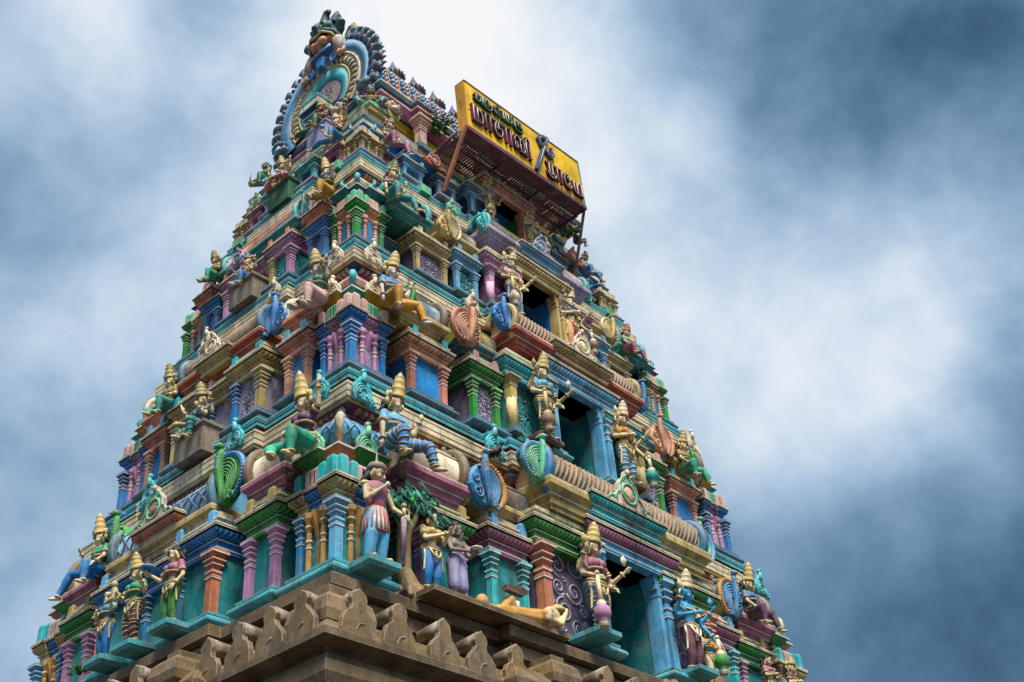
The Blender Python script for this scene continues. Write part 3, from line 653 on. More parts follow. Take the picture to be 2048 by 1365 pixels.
for t in TIERS:
    i = t['i']; s, g, a, b = t['s'], t['g'], t['a'], t['b']; c = BAYS[i]
    if i > 0: tier_base(t, TIERS[i-1]['zl'])
    tier_core(t); doorway(t)
    for sx, sy in ((-1, -1), (1, -1), (-1, 1)):
        turret(t, sx, sy); curls(t, sx, sy)
    A, B_, cc = BAYF[i]; roll = ('rollteal', 'slate', 'slate', 'lav')[i]
    for sg in (-1, 1):
        lo, hi = sorted((sg*A[0]*s, sg*A[1]*s)); pavilion(FRONT, t, lo, hi, b-.05*g, c['A'], roll=roll, seed=3+sg+i)
        lo, hi = sorted((sg*B_[0]*s, sg*B_[1]*s)); pavilion(FRONT, t, lo, hi, b+.06*g, c['B'], roll=roll, seed=8+sg+i, zl=t['zl']+.04*g)
        sb = t['sb']; lo, hi = sorted((sg*1.63*sb, sg*2.2*sb)); pavilion(LEFT, t, lo, hi, a-.02*g, c['LA'], roll=roll, seed=12+sg+i)
        lo, hi = sorted((sg*.42*sb, sg*1.22*sb)); pavilion(LEFT, t, lo, hi, a+.10*g, c['LB'], roll=roll, seed=17+sg+i, zl=t['zl']+.05*g, pw=.115, pil2=('steel', 'blue', 'gold', 'teal')[i], inner=-sg)
    # narrow middle bay on the left face
    pavilion(LEFT, t, -.36*sb, .36*sb, a+.02*g, dict(beam=c['LB']['beam'], pil=('steel', 'blue', 'gold', 'teal')[i], panel=c['LB']['panel'], blk='palepink'), roll=roll, zl=t['zl']+.02*g, pw=.085)
    back = MB(); back.stack((a-.9, a-.05, -b+.6, b-.05), beam_prof(t['zr']+.66*t['h'], t['zl'], g, c['A']['beam']), 'slate'); part(back, 'rear_cornice')
# ------------------------------------------------------------------ roof pavilions and curled ornaments on the ledges
# first ledge, front
for sg in (-1, 1):
    lo, hi = sorted((sg*3.95, sg*3.0)); sala(FRONT, lo, hi, 3.22, .16, .27, 'rose', 'cream', 'stone', pedh=.30, finials=2)
    lo, hi = sorted((sg*2.72, sg*1.75)); sala(FRONT, lo, hi, 3.22, .22, .25, 'gold', 'stone', 'gold', pedh=.22, finials=2, ends=(0, 0))
    peacock(FRONT, sg*2.72, 3.36, .24, .74, 'steel', 'ochre', -sg, name='peacock_ornament'); peacock(FRONT, sg*1.86, 3.52, .86, .66, 'mint', 'ltblue', sg)
    scroll_ornament(FRONT, sg*2.2, 3.08, 1.33, .46, 'aqua', sg if sg > 0 else 1); scroll_ornament(FRONT, sg*4.42, 2.98, 1.24, .46, 'aqua', 1)
sala(FRONT, -1.75, 1.75, 3.58, .52, .27, 'gold', 'rope', 'steel', 'rope', pedh=.40, finials=5)
mb = MB(FRONT); mb.stack((-.95, .55, 3.3, 3.62), beam_prof(.66, .97, 1, 'aqua'), 'aqua'); part(mb, 'ornament_shelf')
lotus_ornament(FRONT, -.2, 3.72, .94, .60, 'palepink', 'peach', 'mint')
# first ledge, left face
for sg in (-1, 1):
    lo, hi = sorted((sg*2.3, sg*1.62)); sala(LEFT, lo, hi, 5.0, .18, .25, 'rose', 'cream', 'stone', pedh=.26, finials=2)
    peacock(LEFT, sg*1.2, 5.06, .36, .80, 'green', 'blue', sg)
    scroll_ornament(LEFT, sg*.95, 4.80, 1.35, .46, 'aqua', -1)
scroll_ornament(LEFT, 2.62, 4.80, 1.24, .46, 'aqua', -1)
sala(LEFT, -1.08, 1.05, 5.10, .12, .27, 'gold', 'ltblue', 'slate', 'net', pedh=.26, finials=4)
mb = MB(LEFT); mb.stack((-.40, .36, 4.8, 5.15), beam_prof(.28, .56, 1, 'orange'), 'orange'); part(mb, 'ornament_shelf')
lotus_ornament(LEFT, -.03, 5.24, .54, .52, 'palepink', 'brick', 'mint')
# second ledge
for sg in (-1, 1):
    lo, hi = sorted((sg*3.55, sg*2.72)); sala(FRONT, lo, hi, 2.72, 3.08, .24, 'gold', 'slate', 'stone', pedh=.22, finials=2)
    lo, hi = sorted((sg*2.35, sg*1.6)); sala(FRONT, lo, hi, 2.74, 3.14, .22, 'slate', 'olive', 'gold', pedh=.2, finials=2, ends=(0, 0))
    peacock(FRONT, sg*3.36, 2.74, 3.36, .40, 'green', 'mint', sg); peacock(FRONT, sg*2.32, 2.84, 3.18, .70, 'peach', 'salmon', sg); peacock(FRONT, sg*1.66, 2.98, 3.70, .58, 'blue', 'ltblue', -sg)
    scroll_ornament(FRONT, sg*1.88, 2.56, 4.16, .40, 'cream', sg if sg > 0 else 1); scroll_ornament(FRONT, sg*3.84, 2.52, 4.0, .44, 'cream', 1)
sala(FRONT, -1.5, 1.5, 3.02, 3.50, .22, 'brick', 'rope', 'gold', 'rope', pedh=.30, finials=0)
mb = MB(FRONT); mb.stack((-.65, .60, 2.8, 3.08), beam_prof(3.66, 3.90, .9, 'gold'), 'gold'); part(mb, 'ornament_shelf')
lotus_ornament(FRONT, -.05, 3.16, 3.88, .50, 'cream', 'cream', 'cream')
for sg in (-1, 1):
    lo, hi = sorted((sg*1.95, sg*1.38)); sala(LEFT, lo, hi, 4.40, 3.10, .22, 'salmon', 'rope', 'cream', pedh=.2, finials=1)
    peacock(LEFT, sg*1.2, 4.48, 3.20, .62, 'blue', 'panelblue', -sg)
    scroll_ornament(LEFT, sg*.82, 4.24, 4.18, .36, 'cream', -1)
scroll_ornament(LEFT, 2.14, 4.22, 3.98, .44, 'cream', -1)
sala(LEFT, -.92, .92, 4.50, 3.14, .22, 'brick', 'rope', 'slate', 'rope', pedh=.26, finials=0)
mb = MB(LEFT); mb.stack((-.36, .28, 4.3, 4.55), beam_prof(3.2, 3.42, .9, 'gold'), 'gold'); part(mb, 'ornament_shelf')
lotus_ornament(LEFT, -.05, 4.63, 3.40, .42, 'cream', 'cream', 'cream')
# third ledge
for sg in (-1, 1):
    lo, hi = sorted((sg*3.15, sg*2.42)); sala(FRONT, lo, hi, 2.20, 5.62, .20, 'teal', 'stone', 'aqua', pedh=.2, finials=1)
    lo, hi = sorted((sg*2.1, sg*1.3)); sala(FRONT, lo, hi, 2.22, 5.66, .19, 'gold', 'stone', 'slate', pedh=.18, finials=1, ends=(0, 0))
    peacock(FRONT, sg*2.05, 2.32, 5.66, .56, 'gold', 'cream', -sg); peacock(FRONT, sg*1.3, 2.42, 6.16, .42, 'aqua', 'teal', -sg)
    scroll_ornament(FRONT, sg*1.7, 2.06, 6.62, .28, 'mint', 1)
sala(FRONT, -1.25, 1.25, 2.44, 6.02, .17, 'lav', 'stone', 'aqua', pedh=.26, finials=0)
mb = MB(FRONT); mb.stack((-.5, .45, 2.3, 2.50), beam_prof(6.14, 6.34, .78, 'ltblue'), 'ltblue'); part(mb, 'ornament_shelf')
lotus_ornament(FRONT, -.05, 2.56, 6.32, .42, 'lav', 'ltblue', 'lav')
for sg in (-1, 1):
    peacock(LEFT, sg*1.04, 3.96, 5.74, .48, 'teal', 'seagreen', -sg)
    lotus_ornament(LEFT, sg*1.36, 3.96, 5.62, .42, 'palepink', 'peach', 'palepink')
    mb = MB(LEFT); lo, hi = sorted((sg*1.2, sg*1.55)); mb.stack((lo, hi, 3.7, 3.98), beam_prof(5.45, 5.64, .78, 'salmon'), 'salmon'); part(mb, 'ornament_shelf')
lotus_ornament(LEFT, -.45, 4.06, 5.64, .36, 'lav', 'slate', 'lav')
sala(LEFT, -.9, .9, 3.98, 5.60, .18, 'teal', 'salmon', 'aqua', pedh=.2, finials=0)
# fourth ledge
for sg in (-1, 1):
    lotus_ornament(FRONT, sg*1.85, 1.86, 7.66, .38, 'brick', 'peach', 'orange')
    lo, hi = sorted((sg*2.35, sg*1.6)); sala(FRONT, lo, hi, 1.72, 7.66, .13, 'blue', 'stone', 'ltblue', pedh=.14, finials=0)
    lotus_ornament(LEFT, sg*.95, 3.46, 7.66, .30, 'cream', 'olive', 'mint')
for k in range(9):      # carved plaques along the ledge
    x = -2.8+k*.7
    if abs(x) > 1.3:
        mb = MB(FRONT); mb.stack((x-.11, x+.11, 1.7, 1.885), [(0, 6.88), (0, 7.04)], 'mint'); part(mb, 'plaque')
for k in range(4):
    mb = MB(LEFT); u = -1.3+k*.85; mb.stack((u-.1, u+.1, 3.4, 3.555), [(0, 6.88), (0, 7.04)], 'mint'); part(mb, 'plaque')

# ------------------------------------------------------------------ brown stone base
def stone_base():
    def prof(dz, e=0.0):
        return [(0, GZ-.3), (0, -6.4), (.25, -6.35), (.25, -6.0), (.05, -5.9), (.05, -3.7), (.10, -3.66), (.10, -3.4), (.16, -3.36), (.16, -3.22), (.06, -3.18), (.06, -3.0), (.12, -2.97+dz), (.12, -2.86+dz), (.30, -2.84+dz), (.33, -2.80), (.33, -2.72), (.36, -2.70), (.44, -2.62), (.475, -2.52), (.47, -2.42), (.42, -2.33), (.36, -2.29), (.40, -2.27), (.52, -2.235+dz), (.57, -2.225+dz),
                (.58, -2.22+dz), (.58, -2.145+dz), (.54, -2.12), (.46, -2.02), (.34, -1.90), (.2, -1.82), (.06, -1.78), (.02, -1.74), (.02, -1.66), (.09, -1.655+dz), (.09, -1.52+dz), (.03, -1.50), (.03, -1.47), (.16, -1.455+dz), (.16, -1.33+dz), (.10, -1.31+dz), (0, -1.305+dz)]
    mb = MB(); a, b = 5.0, 3.2
    mb.stack((-a, a, -b, b), prof(0), 'stone_worn')
    mb.stack((-2.55, 2.55, -(b+.2), b), prof(.006), 'stone_worn'); mb.stack((-(a+.16), a+.16, -1.35, 1.35), prof(.009), 'stone_worn')
    o = part(mb, 'stone_base')
    def hood(face, u, w, big=1.0):
        # hooded plate with shouldered sides, knob head on a short stone pin
        q = MB(face); z0 = -2.19; R = random.Random(int(u*77)); j = lambda: R.uniform(-.012, .012)
        ol = [(-.19, 0), (-.215, .08), (-.205, .19), (-.16, .27), (-.10, .31), (-.085, .36), (-.10, .42), (-.085, .48), (0, .535), (.085, .48), (.10, .42), (.085, .36), (.10, .31), (.16, .27), (.205, .19), (.215, .08), (.19, 0)]
        q.extrude([(u+x+j(), z0+z+j()*.5) for x, z in ol], w, w-.06, 'stone2', .006)
        q.tube([(u-.03, w+.003, z0+.01), (u-.03, w+.003, z0+.11), (u+.0, w+.003, z0+.16), (u+.06, w+.003, z0+.18)], .008, 'brown', 5)
        q.tube([(u, w-.02, z0+.43), (u, w-.34, z0+.42)], [.10, .09], 'stone', 9)
        q.tube([(u, w-.06, z0+.11), (u, w-.5, z0+.11)], .15, 'stone', 12)
        sub(q, 'stone_bracket', o)
    def pot(face, u, w):
        q = MB(face); q.stack((u-.17, u+.17, w-.5, w), [(.05, -2.15), (.05, -2.10), (-.02, -2.07), (.06, -2.01), (.075, -1.92), (.05, -1.80), (0, -1.75), (-.06, -1.74), (-.06, -1.66)], 'stone2'); sub(q, 'stone_pot', o)
    for u in (-5.14, -4.60, -3.97, -3.42, -2.84, -1.5, -.92, .92, 1.5, 2.84, 3.42, 3.97, 4.60, 5.14): hood(FRONT, u, 3.2+(.56 if abs(u) > 2.5 else .76))
    for u in (3.38, 2.90, 2.40, 1.86, .8, .27, -.27, -.8, -1.86, -2.40, -2.90, -3.38): hood(LEFT, u, 5.0+(.56 if abs(u) > 1.4 else .72))
    T = Matrix(((1, 0, 0, -5.0), (0, 1, 0, -3.2), (0, 0, 1, 0), (0, 0, 0, 1))); q = MB(T)
    q.stack((-.42, .1, -.42, .1), [(.04, -2.16), (.04, -2.11), (-.03, -2.07), (.05, -2.01), (.06, -1.9), (.03, -1.76), (-.03, -1.70), (-.12, -1.695), (-.12, -1.56)], 'stone2'); sub(q, 'stone_pot', o)
    pot(FRONT, -2.2, 3.85); pot(FRONT, 2.2, 3.85); pot(LEFT, 1.33, 5.66); pot(LEFT, -1.33, 5.66)
    q = MB(FRONT); u, w, z = -.15, 3.98, -2.05        # round crest below the doorway
    for rr in (.42, .33, .22, .12): q.tube([(u+rr*math.cos(rad(k*15)), w+.05*(1-rr), z+rr*math.sin(rad(k*15))) for k in range(-1, 14)], .055, 'stone2', 6)
    q.ball((u, w-.05, z), (.42, .1, .42), 'stone', 12, 6)
    for k in range(9): q.ball((u+.46*math.cos(rad(k*22.5)), w-.03, z+.46*math.sin(rad(k*22.5))), .075, 'stone2', 7, 5)
    sub(q, 'stone_crest', o)
    return o
stone_base()
mb = MB(FRONT); mb.box(-4.0, -1.75, 3.2, 3.66, -1.30, -1.24, 'stone_worn'); part(mb, 'stone_slab')
mb = MB()       # plinth band between the stone and the painted storey
mb.stack((-5.0, 5.0, -3.2, 3.2), [(.04, -1.31), (.04, -1.25), (-.1, -1.24), (-.1, -1.06)], 'slate'); part(mb, 'plinth')

# ------------------------------------------------------------------ wagon roof with gable
def top_roof():
    mb = MB(); L, B_ = 3.0, 1.42
    mb.stack((-3.05, 3.05, -1.40, 1.40), [(0, 7.6), (0, 7.78), (.06, 7.80, 'blue'), (.06, 7.98, 'blue'), (.16, 8.0, 'cream'), (.16, 8.08, 'cream_worn'), (.02, 8.10, 'slate'), (.02, 8.2, 'ltblue'), (.14, 8.22, 'cream_worn'), (.16, 8.32, 'cream_worn'), (.05, 8.36, 'mint'), (.05, 8.42, 'brown'), (-.18, 8.43, 'palepink')], 'maroon')
    mb.stack((-2.66, 2.66, -1.40, 1.40), [(-.18, 8.43, 'palepink'), (-.18, 8.86, 'ochre'), (-.16, 8.87, 'yellow'), (-.12, 9.02, 'navy'), (-.08, 9.04, 'rose'), (.0, 9.14, 'rose'), (.05, 9.24, 'palepink'), (.05, 9.30, 'navy'), (.08, 9.33, 'deepteal'), (.10, 9.44, 'cream'), (.10, 9.48, 'teal'), (.0, 9.52)], 'maroon')
    o = part(mb, 'roof_neck')
    for sx in (-1, 1):          # blue corner blocks
        for k in (0, 1, 2):
            q = MB(); x = sx*(3.02-.19*k); q.stack((x-.06, x+.06, -1.50, -1.3), [(0, 7.78), (0, 7.98)], ('ltblue', 'blue', 'ltblue')[k]); 
            if k < 2: y = -1.38+.19*k; q.stack((sx*3.06-.07, sx*3.06+.07, y-.06, y+.06), [(0, 7.78), (0, 7.98)], ('ltblue', 'blue')[k])
            sub(q, 'corner_block', o)
    for u in (-1.8, -.62, .62, 1.8):     # small dormers
        q = MB(FRONT); w = 1.58
        q.stack((u-.16, u+.16, 1.1, w+.04), [(0, 8.30), (0, 8.40), (-.05, 8.42), (-.05, 8.46)], 'slate')
        pilaster(q, u, w-.09, .15, 8.42, 9.10, 'palepink', 'cream')
        q.stack((u-.10, u+.10, 1.0, w-.04), [(0, 9.06), (.04, 9.12, 'white'), (.04, 9.14), (.02, 9.16), (.08, 9.24, 'cream'), (.08, 9.27), (.04, 9.29), (.11, 9.36, 'ltblue'), (.11, 9.39, 'navy'), (.05, 9.42, 'slate'), (.08, 9.46, 'slate'), (.0, 9.56), (-.08, 9.62)], 'rose')
        q.lathe(u, w-.2, [(.04, 9.58), (.07, 9.66), (.03, 9.72), (.05, 9.78), (.01, 9.86)], 'brown', 8)
        sub(q, 'dormer', o)
    # vault
    R, zc = 1.06, 10.05; mb = MB(); x0, x1 = -2.72, 2.72; A = []
    for x in (x0, x1): A.append([mb.vi((x, -R*math.cos(rad(-40+k*13)), zc+R*math.sin(rad(-40+k*13)))) for k in range(21)])
    for k in range(20): mb.face([A[0][k], A[1][k], A[1][k+1], A[0][k+1]], 'brown', True)
    for row in A: mb.face(row, 'brown')
    v = part(mb, 'vaulted_roof')
    n = 40
    for j in range(n):
        x = x0+.10+(x1-x0-.2)*j/(n-1); q = MB(); blue = j % 2 == 0; m = 'blue' if blue else 'peach'
        q.tube([(x, -(R+.005)*math.cos(rad(a)), zc+(R+.005)*math.sin(rad(a))) for a in range(-32, 150, 10)], .045, 'navy' if blue else 'brick', 5)
        step = 6.6
        for kx in range(int(175/step)):
            a = rad(-30+kx*step+(step/2 if not blue else 0)); c = (x, -(R+.045)*math.cos(a), zc+(R+.045)*math.sin(a))
            if blue: q.ball(c, (.05, .058, .058), m if kx % 2 else 'ltblue', 7, 5)
            else:
                q.tube([(c[0]+.038*math.cos(rad(b_)), c[1]-.05*math.sin(rad(b_))*math.sin(a)*1.0, c[2]-.05*math.sin(rad(b_))*-math.cos(a)*1.0) for b_ in range(0, 360, 60)], .02, m, 4, closed=True)
        sub(q, 'roof_ring', v)
    q = MB(); q.box(-2.6, 2.6, -.12, .12, zc+R-.02, zc+R+.07, 'stone'); sub(q, 'ridge', v)
    for k in range(5):
        x = -1.05+.58*k; q = MB(); zz = zc+R+.05
        q.lathe(x, 0, [(.12, zz), (.17, zz+.12), (.06, zz+.25), (.10, zz+.45), (.19, zz+.68), (.23, zz+.82), (.25, zz+.90), (.21, zz+.96, 'navy'), (.14, zz+1.06, 'navy'), (.08, zz+1.17, 'navy'), (.035, zz+1.28, 'navy'), (.006, zz+1.40)], 'wine', 14)
        for kk in range(18):
            a = 2*math.pi*kk/18; q.ball((x+.25*math.cos(a), .25*math.sin(a), zz+.89), (.022, .022, .045), 'wine', 5, 4)
        sub(q, 'roof_finial', v)
    return v
top_roof()
def gable():
    T = LEFT @ Matrix.Translation((0, 2.75, 10.1)); root = MB(T)
    def ring(mb, r0, r1, w0, w1, m, a0=-38, a1=218, n=40):
        prev = None
        for k in range(n+1):
            a = rad(a0+(a1-a0)*k/n); c, s_ = math.cos(a), math.sin(a); pk = 1+.07*max(0, math.sin(a))**8
            cur = [mb.vi((r*c, w_, r*s_*pk)) for r, w_ in ((r0, w0-.12), (r0, w0), (r1, w1), (r1, w1-.12))]
            if prev:
                for j in range(3): mb.face([prev[j], prev[j+1], cur[j+1], cur[j]], m, j == 1)
            prev = cur
    root.extrude([(1.26*math.cos(rad(a)), 1.26*math.sin(rad(a))) for a in range(-36, 217, 9)], 0, -.22, 'navy')
    o = part(root, 'gable')
    for r0, r1, w0, w1, m in ((1.0, 1.24, .03, .07, 'steel'), (.96, 1.0, .07, .05, 'cream'), (.73, .96, .0, .045, 'cream'), (.69, .73, .06, .06, 'gold'), (.38, .69, -.02, .05, 'aqua')):
        q = MB(T); ring(q, r0, r1, w0, w1, m); sub(q, 'arch_band', o)
    q = MB(T)
    for k in range(26):     # petals of the cream band
        a = rad(-34+248*k/25); c, s_ = math.cos(a), math.sin(a); 
        q.ball((.845*c, .045, .845*s_), (.04+.05*abs(c), .025, .04+.05*abs(s_)), 'cream', 8, 5)
        a2 = a+rad(4.9); q.tube([(.74*math.cos(a2), .05, .74*math.sin(a2)), (.85*math.cos(a2+.03), .07, .85*math.sin(a2+.03)), (.95*math.cos(a2), .06, .95*math.sin(a2))], .010, 'brown', 4)
    sub(q, 'petal_band', o)
    q = MB(T); q.extrude([(.40*math.cos(rad(a)), .40*math.sin(rad(a))) for a in range(-36, 217, 12)], .012, -.05, 'greyskin'); carved(q, -.22, .22, -.1, .32, .016, 'lav', 5, .010); sub(q, 'arch_panel', o)
    # fringe of curling flames
    for k in range(25):
        a = rad(-32+244*k/24)
        if 62 < math.degrees(a) < 112: continue
        q = MB(T); c, s_ = math.cos(a), math.sin(a); sg = 1 if c > 0 else -1
        def R_(r, t, w_): return ((r*math.cos(a+t), w_, r*math.sin(a+t)))
        q.tube([R_(1.22, 0, .0), R_(1.34, .02*sg, .03), R_(1.44, .05*sg, .03), R_(1.52, .03*sg, .02), R_(1.53, -.03*sg, .03)], [.06, .07, .055, .045, .02], 'slate', 8)
        q.ball(R_(1.50, .05*sg, .02), (.055, .05, .06), 'deepteal', 9, 6); q.ball(R_(1.36, -.055, .03), .05, 'rose', 8, 6); q.ball(R_(1.36, .075, .03), .05, 'deepteal', 8, 6)
        sub(q, 'flame_curl', o)
    for k in range(30):     # rows of pointed leaves behind
        a = rad(-8+182*k/29)
        if 84 < math.degrees(a) < 104: continue
        q = MB(T); c, s_ = math.cos(a), math.sin(a)
        for j in range(3):
            r0, w0 = 1.16+.065*j, -.05-.06*j
            q.tube([(r0*c, w0, r0*s_), ((r0+.07)*c-.01*s_, w0+.04, (r0+.07)*s_+.01), ((r0+.13)*c, w0+.03, (r0+.13)*s_+.02), ((r0+.17)*c, w0-.01, (r0+.17)*s_+.035)], [.035, .048, .038, .012], ('slate', 'rose', 'slate')[(j+k) % 3], 6)
        sub(q, 'flame_leaf', o)
    # beast face over the crown of the arch
    TB = T @ Matrix.Translation((0, .02, 1.34)); q = MB(TB); jaw = MB(TB); eye = MB(TB); tr = MB(TB); leg = MB(TB)
    q.ball((0, -.05, .40), (.30, .24, .32), 'deepteal', 14, 9)
    for s2 in (-1, 1):
        q.tube([(0, .20, .25), (s2*.18, .21, .27), (s2*.33, .12, .19), (s2*.39, .0, .06), (s2*.38, -.02, -.1)], [.07, .08, .075, .07, .05], 'deepteal', 8)
        q.ball((s2*.16, .14, .47), (.13, .10, .13), 'deepteal', 10, 7)
        q.tube([(s2*.2, .02, .60), (s2*.27, 0, .78), (s2*.25, -.02, .98)], [.13, .10, .03], 'deepteal', 8)
        q.tube([(s2*.28, .0, .34), (s2*.42, .05, .30), (s2*.50, .08, .38), (s2*.46, .10, .48)], [.12, .11, .09, .05], 'deepteal', 8)
        jaw.ball((s2*.115, .18, .04), (.115, .11, .105), 'peach', 12, 8); jaw.ball((s2*.2, .08, .12), (.13, .1, .1), 'peach', 10, 7)
        tr.tube([(s2*.0, .285, .175), (s2*.18, .275, .20), (s2*.32, .18, .12), (s2*.38, .07, .0)], .024, 'gold', 6)
        eye = MB(TB); leg = MB(TB); eye.ball((s2*.165, .225, .47), (.07, .05, .07), 'mint', 9, 6); eye.ball((s2*.17, .262, .465), (.036, .025, .036), 'black', 8, 5)
        leg.tube([(s2*.37, .02, -.02), (s2*.43, .05, -.22), (s2*.44, .06, -.44)], [.13, .12, .095], 'greyskin', 9)
        leg.tube([(s2*.43, .05, -.42), (s2*.5, .08, -.53), (s2*.58, .08, -.52), (s2*.60, .08, -.42)], [.09, .07, .05, .02], 'peach', 7)
        sub(eye, 'beast_eye', o); sub(leg, 'beast_claw', o); spiral(tr, s2*.34, .1, -.52, .12, 1.5, 1.0, s2, .03, 'blue')
    jaw.ball((0, .06, .12), (.24, .2, .14), 'peach', 12, 8); jaw.cap((0, .2, .02), (0, .12, -.14), .07, .05, 'peach')
    q.tube([(0, .22, .28), (0, .30, .40), (0, .22, .60)], [.08, .09, .05], 'deepteal', 8)
    q.tube([(.0, .1, .66), (.04, .1, .84), (.10, .12, .95), (.17, .12, .93), (.17, .12, .87)], [.12, .09, .07, .055, .035], 'deepteal', 8)
    tr.extrude([(-.08, -.60), (-.13, -.42), (-.08, -.28), (.08, -.28), (.13, -.42), (.08, -.60)], .18, .05, 'blue', .03)
    tr.tube([(-.28, .14, -.16), (-.17, .18, -.24), (0, .2, -.28), (.17, .18, -.24), (.28, .14, -.16)], .04, 'panelblue', 7)
    hb = remeshed(q, 'beast_face', o, .02); remeshed(jaw, 'beast_jaw', o, .018); sub(tr, 'face_trim', o)
    q = MB(T @ Matrix.Translation((.58, -.16, 1.36)) @ Matrix.Scale(.78, 4))      # beaked crest beside the face
    q.tube([(0, 0, -.15), (0, 0, .1), (.03, 0, .32), (0, .02, .46)], [.17, .16, .11, .08], 'olive', 9); q.tube([(.06, 0, .46), (-.10, .04, .42), (-.22, .06, .24), (-.23, .06, .12)], [.09, .08, .05, .015], 'deepteal', 8)
    sub(q, 'beaked_crest', o)
    # little shrine before the arch
    q = MB(LEFT); u, w = -.06, 2.98
    q.stack((u-.18, u+.18, 2.5, w), [(.03, 8.42), (.03, 8.56), (-.06, 8.58), (-.06, 8.62)], 'slate')
    pilaster(q, u, w-.10, .15, 8.6, 9.22, 'palepink', 'cream')
    q.stack((u-.09, u+.09, 2.5, w-.04), [(0, 9.18), (.05, 9.26, 'white'), (.05, 9.28), (.02, 9.30), (.09, 9.38, 'white'), (.09, 9.40), (.05, 9.42, 'teal'), (.12, 9.50, 'white'), (.12, 9.53, 'deepteal'), (.08, 9.55, 'navy'), (.18, 9.63, 'aqua'), (.18, 9.66, 'cream'), (.15, 9.68, 'cream'), (.15, 9.84, 'aqua'), (.165, 9.85, 'aqua'), (.165, 9.89, 'cream'), (.08, 9.94, 'gold'), (-.03, 10.02)], 'rose')
    sub(q, 'shrine', o)
    for s2 in (-1, 1):
        q = MB(LEFT); q.tube([(s2*1.0, 2.84, 9.54), (s2*1.16, 2.86, 9.50), (s2*1.26, 2.86, 9.58), (s2*1.20, 2.86, 9.68)], [.06, .08, .06, .03], 'slate', 8); q.ball((s2*1.06, 2.86, 9.62), .07, 'deepteal', 9, 6); sub(q, 'scroll_end', o)
    return o
gable()

# ------------------------------------------------------------------ painted plaster figures
def P3(p, k): return Vector((p[0]*k, -p[1]*k, p[2]*k))
STAND = dict(pel=(0, 0, .52), wai=(0, .01, .61), che=(0, .005, .73), nec=(0, .0, .825), hea=(0, .02, .905), hl=(-.062, 0, .50), hr=(.062, 0, .50), kl=(-.075, .03, .28), kr=(.065, .03, .28), al=(-.075, 0, .055), ar=(.07, .0, .055), tl=(-.10, .10, .02), tr=(.10, .10, .02), sw=.128, sz=.79)
def pose(base, **k):
    d = dict(base); d.update(k); return d
SEAT = dict(pel=(0, 0, .07), wai=(0, .0, .17), che=(0, .0, .30), nec=(0, .0, .40), hea=(0, .02, .485), hl=(-.07, .02, .06), hr=(.07, .02, .06), kl=(-.10, .24, .08), kr=(.30, .17, .06), al=(-.10, .24, -.17), ar=(.10, .28, -.13), tl=(-.11, .33, -.20), tr=(.06, .38, -.17), sw=.128, sz=.365)
SEATM = pose(SEAT, kl=(-.30, .17, .06), al=(-.10, .28, -.13), tl=(-.06, .38, -.17), kr=(.10, .24, .08), ar=(.10, .24, -.17), tr=(.11, .33, -.20))
SEATW = pose(SEAT, kl=(-.10, .24, .08), al=(-.10, .24, -.17), tl=(-.11, .33, -.20), kr=(.34, .14, .10), ar=(.36, .2, -.16), tr=(.42, .27, -.19))
SEATX = pose(SEAT, kl=(-.30, .15, .05), al=(-.02, .26, .03), tl=(.06, .28, .02), kr=(.30, .15, .04), ar=(.02, .30, .02), tr=(-.06, .32, .01))
KNEEL = pose(SEAT, kl=(-.12, .20, .16), al=(-.12, .20, -.08), tl=(-.12, .30, -.10), kr=(.26, .16, .0), ar=(.22, -.06, -.04), tr=(.2, -.14, -.05))
def hand(mb, w, e, k, m, curl=.6):
    # palm, four unequal fingers and a side thumb
    d = (w-e); d.normalize(); side = d.cross(Vector((0, 1, 0)))
    if side.length < .2: side = d.cross(Vector((1, 0, 0)))
    side.normalize(); up = side.cross(d)
    pc = w+d*.028*k; mb.cap(w, pc+d*.015*k, .017*k, .022*k, m, 8)
    for j, (off, ln) in enumerate(((-.021, .040), (-.007, .047), (.007, .044), (.021, .034))):
        a = pc+d*.018*k+side*off*k; b_ = a+d*ln*.55*k+up*curl*.008*k; c = b_+d*ln*.42*k+up*curl*.018*k
        mb.cap(a, b_, .0085*k, .008*k, m, 6); mb.cap(b_, c, .008*k, .0065*k, m, 6)
    a = pc+side*-.02*k; mb.cap(a, a-side*.018*k+d*.022*k, .0095*k, .0075*k, m, 6)
BAND = {}
